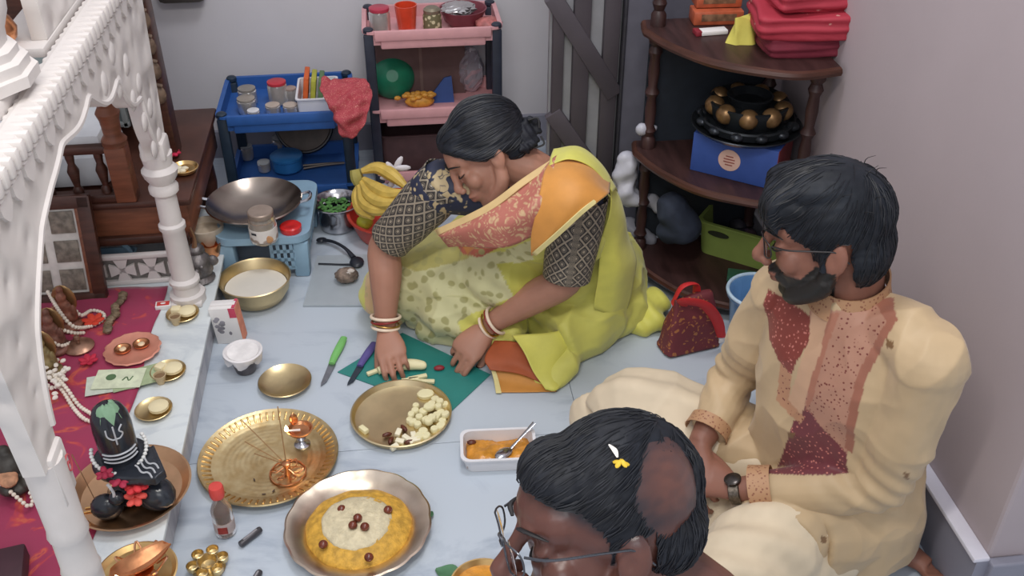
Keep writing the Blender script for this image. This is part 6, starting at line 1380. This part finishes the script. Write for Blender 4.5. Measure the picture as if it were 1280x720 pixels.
for S_,E_,rr in((wLs,wLe,(.070,.070,.064,.060)),(wRs,wRe,(.064,.064,.058,.056))):
    d_=(E_-S_); sleeve('sleeve',[S_-d_*(.15 if S_ is wLs else -.16),S_+d_*.30,S_+d_*.65,S_+d_*.97],rr,M_sl,wroot,uvs=(7,12),label=None) if False else sleeve('sleeve',[S_-d_*.15,S_+d_*.25,S_+d_*.65,S_+d_*(.97 if S_ is wLs else .90)],rr,M_sl,wroot,uvs=(6,12))
g=G()
loft(g,[(wls(.42),wl*.16,wf*.128),(wls(.62),wl*.172,wf*.13),(wls(.8),wl*.165,wf*.105),(wls(.90),wl*.12,wf*.075)],30,n=12)
g.ell(wLs,(.066,.066,.062),None,16,12); g.tube([wRs+Vector((.02,.01,0)),wRs,wRs.lerp(wRe,.2)],[.07,.068,.061],16,n=8)
g.tube([wRs+Vector((.02,0,0)),wls(.80)],[.064,.07],14,n=8)
blob('blouse',g,spots('blouse_print','242a40','b5a27c',24,.30,.08,.6,noise=.22),wroot,voxel=.005,smooth=4,disp=lambda co,no:wv(co,28,.002))
# sari
g=G()
loft(g,[(wls(-.1),wl*.23,wf*.20),(wls(.1),wl*.225,wf*.19),(wls(.35),wl*.185,wf*.155),(wls(.6),wl*.182,wf*.148),(wls(.76),wl*.172,wf*.128),(wls(.85),wl*.14,wf*.09)],32,n=16)
g.tube([wp+Vector((-.02,0,.03)),wp.lerp(wk1,.5)+Vector((0,0,.05)),wk1+Vector((0,.03,.02)),at(478,392,.03)],[.17,.15,.095,.05],20,n=14)
g.tube([wp+Vector((.05,-.02,.0)),at(735,350,.12),at(735,390,.07),at(690,425,.05)],[.17,.135,.11,.085],20,n=14)
g.ell(at(590,375,.09),(.16,.13,.085),None,20,12); g.ell(at(640,330,.2),(.15,.14,.13),None,20,12)
g.tube([at(530,400,.035),at(600,415,.035),at(650,425,.04)],[.05,.055,.06],14,n=8)
g.tube([at(700,430,.04),at(690,465,.02),at(685,480,.01)],[.07,.05,.03],14,n=8,flat=.5)
g.tube([at(745,300,.18),at(765,340,.12),at(770,385,.05),at(752,405,.03)],[.085,.09,.08,.06],18,n=12)
def sdisp(co,no):
    d=wv(co,12,.006,3)+wv(co,30,.0025,6)+fold(co,16,.009,11)+fold(co,30,.005,17)
    c=np.array(at(620,370,.1)); r=np.linalg.norm(co-c,axis=1); d+=.008*np.exp(-(r/.2)**2)*np.sin((co@np.array([.55,.2,1.0]))*72+3*fbm(co,7,6,9))
    c=np.array(at(755,360,.1)); r=np.linalg.norm(co-c,axis=1); d+=.009*np.exp(-(r/.17)**2)*np.sin((co@np.array([1.0,-.4,.2]))*62+3*fbm(co,7,6,2))
    return d
sf=zone_frame((-.12,-.72,.68))
Y0='cbc864'
sz_=[([(500,285),(560,292),(600,318),(665,300),(668,335),(640,372),(600,388),(572,402),(585,440),(500,425),(455,405),(450,350),(480,310)],'cbc898',.9),
    ([(500,280),(560,285),(590,320),(560,330),(520,340),(495,330)],'b5ae68',.5),
    ([(560,282),(600,262),(645,232),(690,205),(705,225),(668,262),(640,288),(600,322),(578,318)],'b4624f',.9),
    ([(562,284),(604,266),(612,290),(585,318)],'bd8048',0),
    ([(540,283),(600,252),(655,218),(690,196),(697,204),(655,232),(606,264),(566,286),(548,296)],'c9b070',0),
    ([(455,340),(490,345),(500,400),(520,422),(480,420),(455,400)],'c9a97c',.4),
    ([(620,330),(700,320),(680,380),(600,430),(585,420),(600,390),(642,372)],'b9b552',0)]
M_sari=vmat('sari_cloth',.55,sheen=.2,spec=.35,pat=(34,'a09c66',.30,1.1),bump=.12,bscale=500)
nt=M_sari.node_tree
blob('sari',g,M_sari,wroot,voxel=.005,smooth=5,disp=sdisp,paint=lambda co,no,me:zones(co,no,me,sf,Y0,sz_,-.2),zmin=.002)
M_or=mt('sari_orange','c98a3e',.55,var=.06,sheen=.2,bump=.1,bscale=400); M_yel=mt('sari_yellow','d0cc5e',.55,var=.05,sheen=.2,bump=.1,bscale=400); M_gold=mt('sari_gold_border','dccf90',.45,var=.06); M_dor=mt('sari_dark_orange','a2502a',.6,var=.08)
def sheet(name,rows,m,label=None,th=.0025,wr=.003,wf_=30,sd=0): return drape(name,label,None,rows,m,th=th,wr=wr,wf=wf_,parent=wroot,sd=sd)
sheet('pallu',[[V(690,196,2.30),V(712,190,2.31),V(740,200,2.33),V(764,222,2.37)],[V(680,214,2.245),V(705,208,2.235),V(735,215,2.24),V(762,238,2.29)],[V(675,240,2.215),V(700,232,2.20),V(728,236,2.195),V(758,244,2.22)],[V(668,272,2.225),V(690,262,2.20),V(712,262,2.19),V(732,264,2.20)],[V(663,296,2.255),V(675,296,2.24),V(686,296,2.23),V(696,296,2.23)],[V(664,320,2.29),V(667,319,2.29),V(669,318,2.285),V(672,316,2.28)]],M_or,'orange end panel over the left shoulder',wr=.0022,wf_=26)
sheet('pallu_border',[[V(761,238,2.27),V(757,245,2.218),V(732,265,2.196),V(697,297,2.226),V(670,320,2.282)],[V(755,238,2.262),V(750,243,2.212),V(727,262,2.190),V(692,294,2.220),V(665,317,2.278)]],M_gold,'pale gold border strip',wr=0,th=.004)
sheet('pallu_back',[[V(692,186,2.34),V(725,184,2.36),V(752,205,2.40),V(772,240,2.44)],[V(688,196,2.295),V(718,188,2.30),V(748,204,2.33),V(770,236,2.38)],[V(686,206,2.26),V(712,198,2.255),V(742,210,2.28),V(766,240,2.33)]],M_yel,'yellow edge of the end panel at the shoulder',wr=.002)
sheet('sari_side_fall',[[V(764,225,2.36),V(774,245,2.42),V(782,275,2.52)],[V(766,262,2.36),V(780,285,2.45),V(790,310,2.56)],[V(752,300,2.42),V(776,325,2.47),V(792,345,2.58)],[V(748,340,2.50),V(772,360,2.53),V(790,372,2.62)],[V(742,385,2.56),V(765,395,2.60),V(780,398,2.66)]],M_yel,None,wr=.010,wf_=24)
sheet('sari_chest',[[V(696,196,2.29),V(652,226,2.27),V(606,260,2.29),V(545,290,2.38)],[V(690,222,2.22),V(655,248,2.235),V(612,274,2.26),V(549,296,2.36)],[V(680,255,2.215),V(652,272,2.225),V(618,290,2.26),V(553,302,2.37)],[V(668,296,2.27),V(645,306,2.285),V(618,310,2.30),V(560,310,2.40)]],spots('sari_rose_print','b06a5c','c6a67e',22,.24,.25,.6,noise=.6),'rose and cream printed part across the chest',wr=.005,wf_=32)
sheet('sari_neck_border',[[V(697,194,2.288),V(653,223,2.266),V(606,257,2.286),V(544,287,2.376)],[V(697,202,2.270),V(655,231,2.255),V(609,265,2.276),V(547,294,2.366)]],mt('sari_peach_border','cdb07c',.5,var=.06),'pale peach neckline border',wr=0,th=.004)
# hem falling to the floor at the front
def A2(px,py,z): return tuple(at(px,py,z))
sheet('sari_hem',[[A2(640,420,.10),A2(690,415,.11),A2(730,405,.09)],[A2(655,440,.085),A2(695,440,.075),A2(728,425,.06)],[A2(668,465,.05),A2(695,462,.04),A2(722,445,.03)],[A2(682,487,.012),A2(697,487,.01),A2(716,462,.008)]],M_yel,None,wr=.006)
sheet('sari_hem_inside',[[A2(618,426,.065),A2(645,428,.075),A2(665,440,.07)],[A2(606,448,.05),A2(645,452,.055),A2(680,470,.03)],[A2(612,462,.035),A2(650,468,.03),A2(684,482,.012)]],M_dor,'dark orange inner side of the hem')
sheet('sari_hem_border',[[A2(612,458,.03),A2(650,464,.026),A2(688,478,.014)],[A2(618,474,.010),A2(650,480,.008),A2(692,486,.006)],[A2(622,490,.005),A2(655,490,.005),A2(696,489,.005)]],M_or,'orange border of the hem',wr=.001)
sheet('hem_gold_edge',[[A2(612,456,.034),A2(617,474,.015),A2(620,491,.007)],[A2(617,456,.034),A2(623,474,.015),A2(627,491,.007)]],M_gold,'pale gold edge strip',wr=0)
# loose sari end on the floor at the right
g=G()
for px,py,z,r in((772,392,.03,.05),(790,388,.04,.056),(806,382,.045,.056),(818,378,.045,.046),(812,398,.03,.046),(798,404,.02,.042),(782,402,.015,.04)): g.ell(at(px,py,z),(r,r,r*.75),None,14,10)
blob('sari_end',g,M_yel,wroot,voxel=.005,smooth=3,disp=lambda co,no:wv(co,26,.008,4)+.005*np.sin(co@np.array([90,40,60])),zmin=.002)
# bangles
for (E_,W_,ms_) in((wLe,wLw,'L'),(wRe,wRw,'R')):
    d_=(W_-E_).normalized(); s1=d_.cross(Zv).normalized(); u1=s1.cross(d_)
    for j,(o_,c_,r_) in enumerate(((-.022,'e6d2bb',.0042),(-.012,'8f2f2c',.0028),(-.003,'c9a25c',.0026),(.006,'e6d2bb',.0042))):
        c0_=W_+d_*(o_-.004); R1=.0375-.001*j; tl=.16*math.sin(j*2)
        g=G(); g.tube([c0_+s1*R1*math.cos(a)+u1*R1*math.sin(a)+d_*tl*.03*math.cos(a) for a in np.linspace(0,6.283,29)[:-1]],r_,8,closed=True)
        tag(g.build('bangle',mt('bangle_'+c_,c_,.3,.0 if j!=2 else 1,var=.04),wroot,world=True),{'e6d2bb':'thick ivory white bangle','8f2f2c':'thin dark red bangle','c9a25c':'thin gold bangle'}[c_])
g=G(); g.ell(at(549,462,.008),(.012,.009,.006),None,10,6); t=thing('red_fruit_bit','small dark red fruit bit at the fingertips of the woman\'s left hand','fruit',tuple(at(549,462,.0038))); G().ell((0,0,.006),(.014,.009,.006),None,12,8,nz=.15).build('bit_body',mt('red_bit','8e2b33',.5,var=.2),t)
# ================= the balding man in the foreground
broot=thing('person','balding dark haired man with glasses in the foreground, petals on his hair','person',(.34,.52,0))
hb_=Head(atd(755,652,1.135),(-.97,-.10,-.08),(.06,.33,.94),1.05)
bcl=np.array(hb_.loc(np.array([list(atd(852,602,1.075))]))[0])
bn_=Vector((.36,.66,.62)); bpv=Vector((.40,.42,.14)); bf=Vector((-.3,.954,0)); bl=Vector((-bf.y,bf.x,0))
bs=lambda t:bpv+(bn_-bpv)*t
def bbody(g,e=0):
    loft(g,[(bs(-.08),bl*(.17+e),bf*(.13+e)),(bs(.2),bl*(.17+e),bf*(.13+e)),(bs(.5),bl*(.165+e),bf*(.12+e)),(bs(.8),bl*(.17+e),bf*(.10+e)),(bs(.92),bl*(.13+e),bf*(.075+e)),(bs(1.0),bl*(.06+e),bf*(.05+e))],24,n=14)
bLs=bn_+bl*.17-Zv*.06; bRs=bn_-bl*.17-Zv*.06; bLe=Vector((.10,.56,.33)); bRe=Vector((.64,.60,.33)); bLw=Vector((.20,.80,.20)); bRw=Vector((.50,.84,.20))
g=G(); bbody(g); g.tube([bn_-Zv*.05,bn_+Vector((-.03,.03,.04)),hb_.w((0,-.04,-.07)),hb_.w((0,-.02,0))],[.066,.06,.058,.05],16,n=10)
hb_.skin(g,1.08,1.05)
for S_,E_,W_,sd_ in((bLs,bLe,bLw,1),(bRs,bRe,bRw,-1)):
    g.tube([S_,S_.lerp(E_,.5),E_,E_.lerp(W_,.35),W_],[.052,.045,.038,.038,.027],14,n=16); hand(g,W_,(W_-E_).normalized(),(0,.1,1),-sd_,curl=(22,28,20))
bk1=Vector((.02,.72,.10)); bk2=Vector((.76,.74,.10))
for K_,A_2 in((bk1,Vector((.52,.80,.05))),(bk2,Vector((.26,.88,.05)))):
    g.tube([bpv,bpv.lerp(K_,.5),K_],[.09,.08,.055],12,n=8); g.tube([K_,K_.lerp(A_2,.5),A_2],[.055,.05,.035],12,n=8); g.tube([A_2,A_2+Vector((-.02,.0,-.01))+ (A_2-K_).normalized()*.14],[.032,.022],10,n=6,flat=.8)
balC=np.array(hb_.w((-.030,-.062,.088)))
def bextra(co,c):
    L=hb_.loc(co); r=np.linalg.norm(L-bcl,axis=1)
    scalp=np.clip((L[:,2]-.005-.6*np.clip(L[:,1],0,1))/.02,0,1)*np.clip((.070-L[:,1])/.03,0,1); k=np.clip((r-.018)/.045,0,1)*scalp*.8; n_=.5+.5*np.tanh(3*fbm(co,260,6)); k=np.clip(k+.22*n_*scalp,0,.92)[:,None]
    return c*(1-k)+np.array(lin('20222a'))*k
blob('body',g,M_skinB,broot,voxel=.0036,smooth=3,disp=lambda co,no:hb_.sockets(co),paint=skinpaint('613d34',[hb_],bextra),zmin=.003)
hb_.details(broot,MC['brow_hair'])
g=G(); hb_.ell(g,(0,-.020,.036),(.080,.096,.084),28,18); hb_.ell(g,(0,.040,.068),(.062,.048,.040)); hb_.ell(g,(0,-.06,-.005),(.068,.052,.062))
bh_poly=[(.3,.066),(.092,.070),(.070,.066),(.040,.052),(.020,.030),(.010,-.002),(.012,-.034),(.008,-.036),(.006,.004),(-.012,.016),(-.034,.010),(-.040,-.05),(-.05,-.3),(.3,-.3)]
def bcut(co):
    L=hb_.loc(co); c0=hcut(hb_,bh_poly)(co)
    q=L-bcl; r=np.sqrt((q[:,0]/1.0)**2+(q[:,1]/1.15)**2+(q[:,2])**2)+.008*fbm(L,45,6)+.005*fbm(L,230,6,4)
    return c0|(r<.034)
bh=blob('hair',g,M_hair,broot,voxel=.0036,smooth=1,disp=lambda co,no:strands(hb_,.0005,170)(co,no)-.0105*np.clip(1-(np.linalg.norm(hb_.loc(co)-bcl,axis=1)+.010*fbm(hb_.loc(co),60,6,2)-.044)/.030,0,1),paint=hairpaint('1b1e25'),cut=bcut)
hairs(hb_,bh,broot,1300,lambda p:(p.x*4,(p.y+.06)*6+.3,(p.z-.12)*4-.1),L=.035,r=.0009,seed=4)
g=G(); random.seed(5)
for k in range(3):
    p=Vector((.02*k-.02,.05,.098)); hb_.tube(g,[p,p+Vector((.002,.006,.0)),p+Vector((.003,.012,-.003))],[.0005,.0005,.0002],4,n=5)
for k in range(0):
    a=random.uniform(-1.2,1.2); p=Vector((.078*math.cos(a*.6),.03*a-.01,.06+.03*random.random())); hb_.tube(g,[p,p+Vector((.008,random.gauss(0,.008),.006)),p+Vector((.011,random.gauss(0,.012),.0))],[.0007,.0005,.0003],4,n=5)
g.build('loose_hair',MC['brow_hair'],broot,world=True,kind='stuff')
specs(hb_,broot,mt('spectacle_metal','5b5d63',.25,.8),y=.112,z=.004)
g=G(); bbody(g,.018)
for S_,E_,W_ in((bLs,bLe,bLw),(bRs,bRe,bRw)): g.ell(S_,(.065,.065,.06),None,14,10); g.tube([S_,S_.lerp(E_,.5),E_,E_.lerp(W_,.7)],[.064,.058,.05,.042],16,n=14)
blob('shirt',g,mt('plain_shirt','c9c2b4',.7,var=.05,bump=.2,bscale=300),broot,voxel=.007,smooth=4,disp=lambda co,no:wv(co,16,.004))
g=G()
for K_,A_2 in((bk1,Vector((.52,.80,.05))),(bk2,Vector((.26,.88,.05)))): g.tube([bpv,bpv.lerp(K_,.5),K_,K_+Vector((0,.01,-.02))],[.115,.105,.08,.06],16,n=12); g.tube([K_,K_.lerp(A_2,.6)],[.072,.062],14,n=8)
blob('trousers',g,mt('plain_trousers','b9b0a0',.75,var=.05,bump=.2,bscale=300),broot,voxel=.008,smooth=4,disp=lambda co,no:wv(co,14,.005),zmin=.003)
# petals resting on his hair: found by dropping a ray on the hair
bpy.context.view_layer.update()
def onhead(px,py):
    best=None
    for o in broot.children:
        if o.type!='MESH' or o.name.split('.')[0] not in('hair','body'): continue
        Mi=o.matrix_world.inverted(); r=o.ray_cast(Mi@Vector((0,0,CH)),(Mi.to_3x3()@Vector(_ray(px,py))).normalized())
        if r[0]:
            p=o.matrix_world@r[1]
            if best is None or (p-Vector((0,0,CH))).length<(best-Vector((0,0,CH))).length: best=p
    return best if best is not None else atd(px,py,1.05)
p=onhead(776,583); t=thing('marigold_petals','small yellow marigold petals lying on the balding man\'s hair','flower',tuple(p))
for k in range(5): a=k*1.3; G().ell((.005*math.cos(a),.004*math.sin(a),.003+.001*k),(.005,.003,.002),Matrix.Rotation(a,3,'Z')@Matrix.Rotation(.4,3,'Y'),8,5).build('petal',mt('marigold','d8b534',.6,var=.15),t)
p=onhead(768,566); t=thing('white_petal','thin white petal on the balding man\'s hair beside the marigold','petal',tuple(p)); G().tube([(-.004,.010,.003),(0,0,.004),(.001,-.010,.003)],[.001,.003,.001],6,n=8,flat=.4).build('petal_blade',mt('white_petal_m','e6e2da',.6),t)
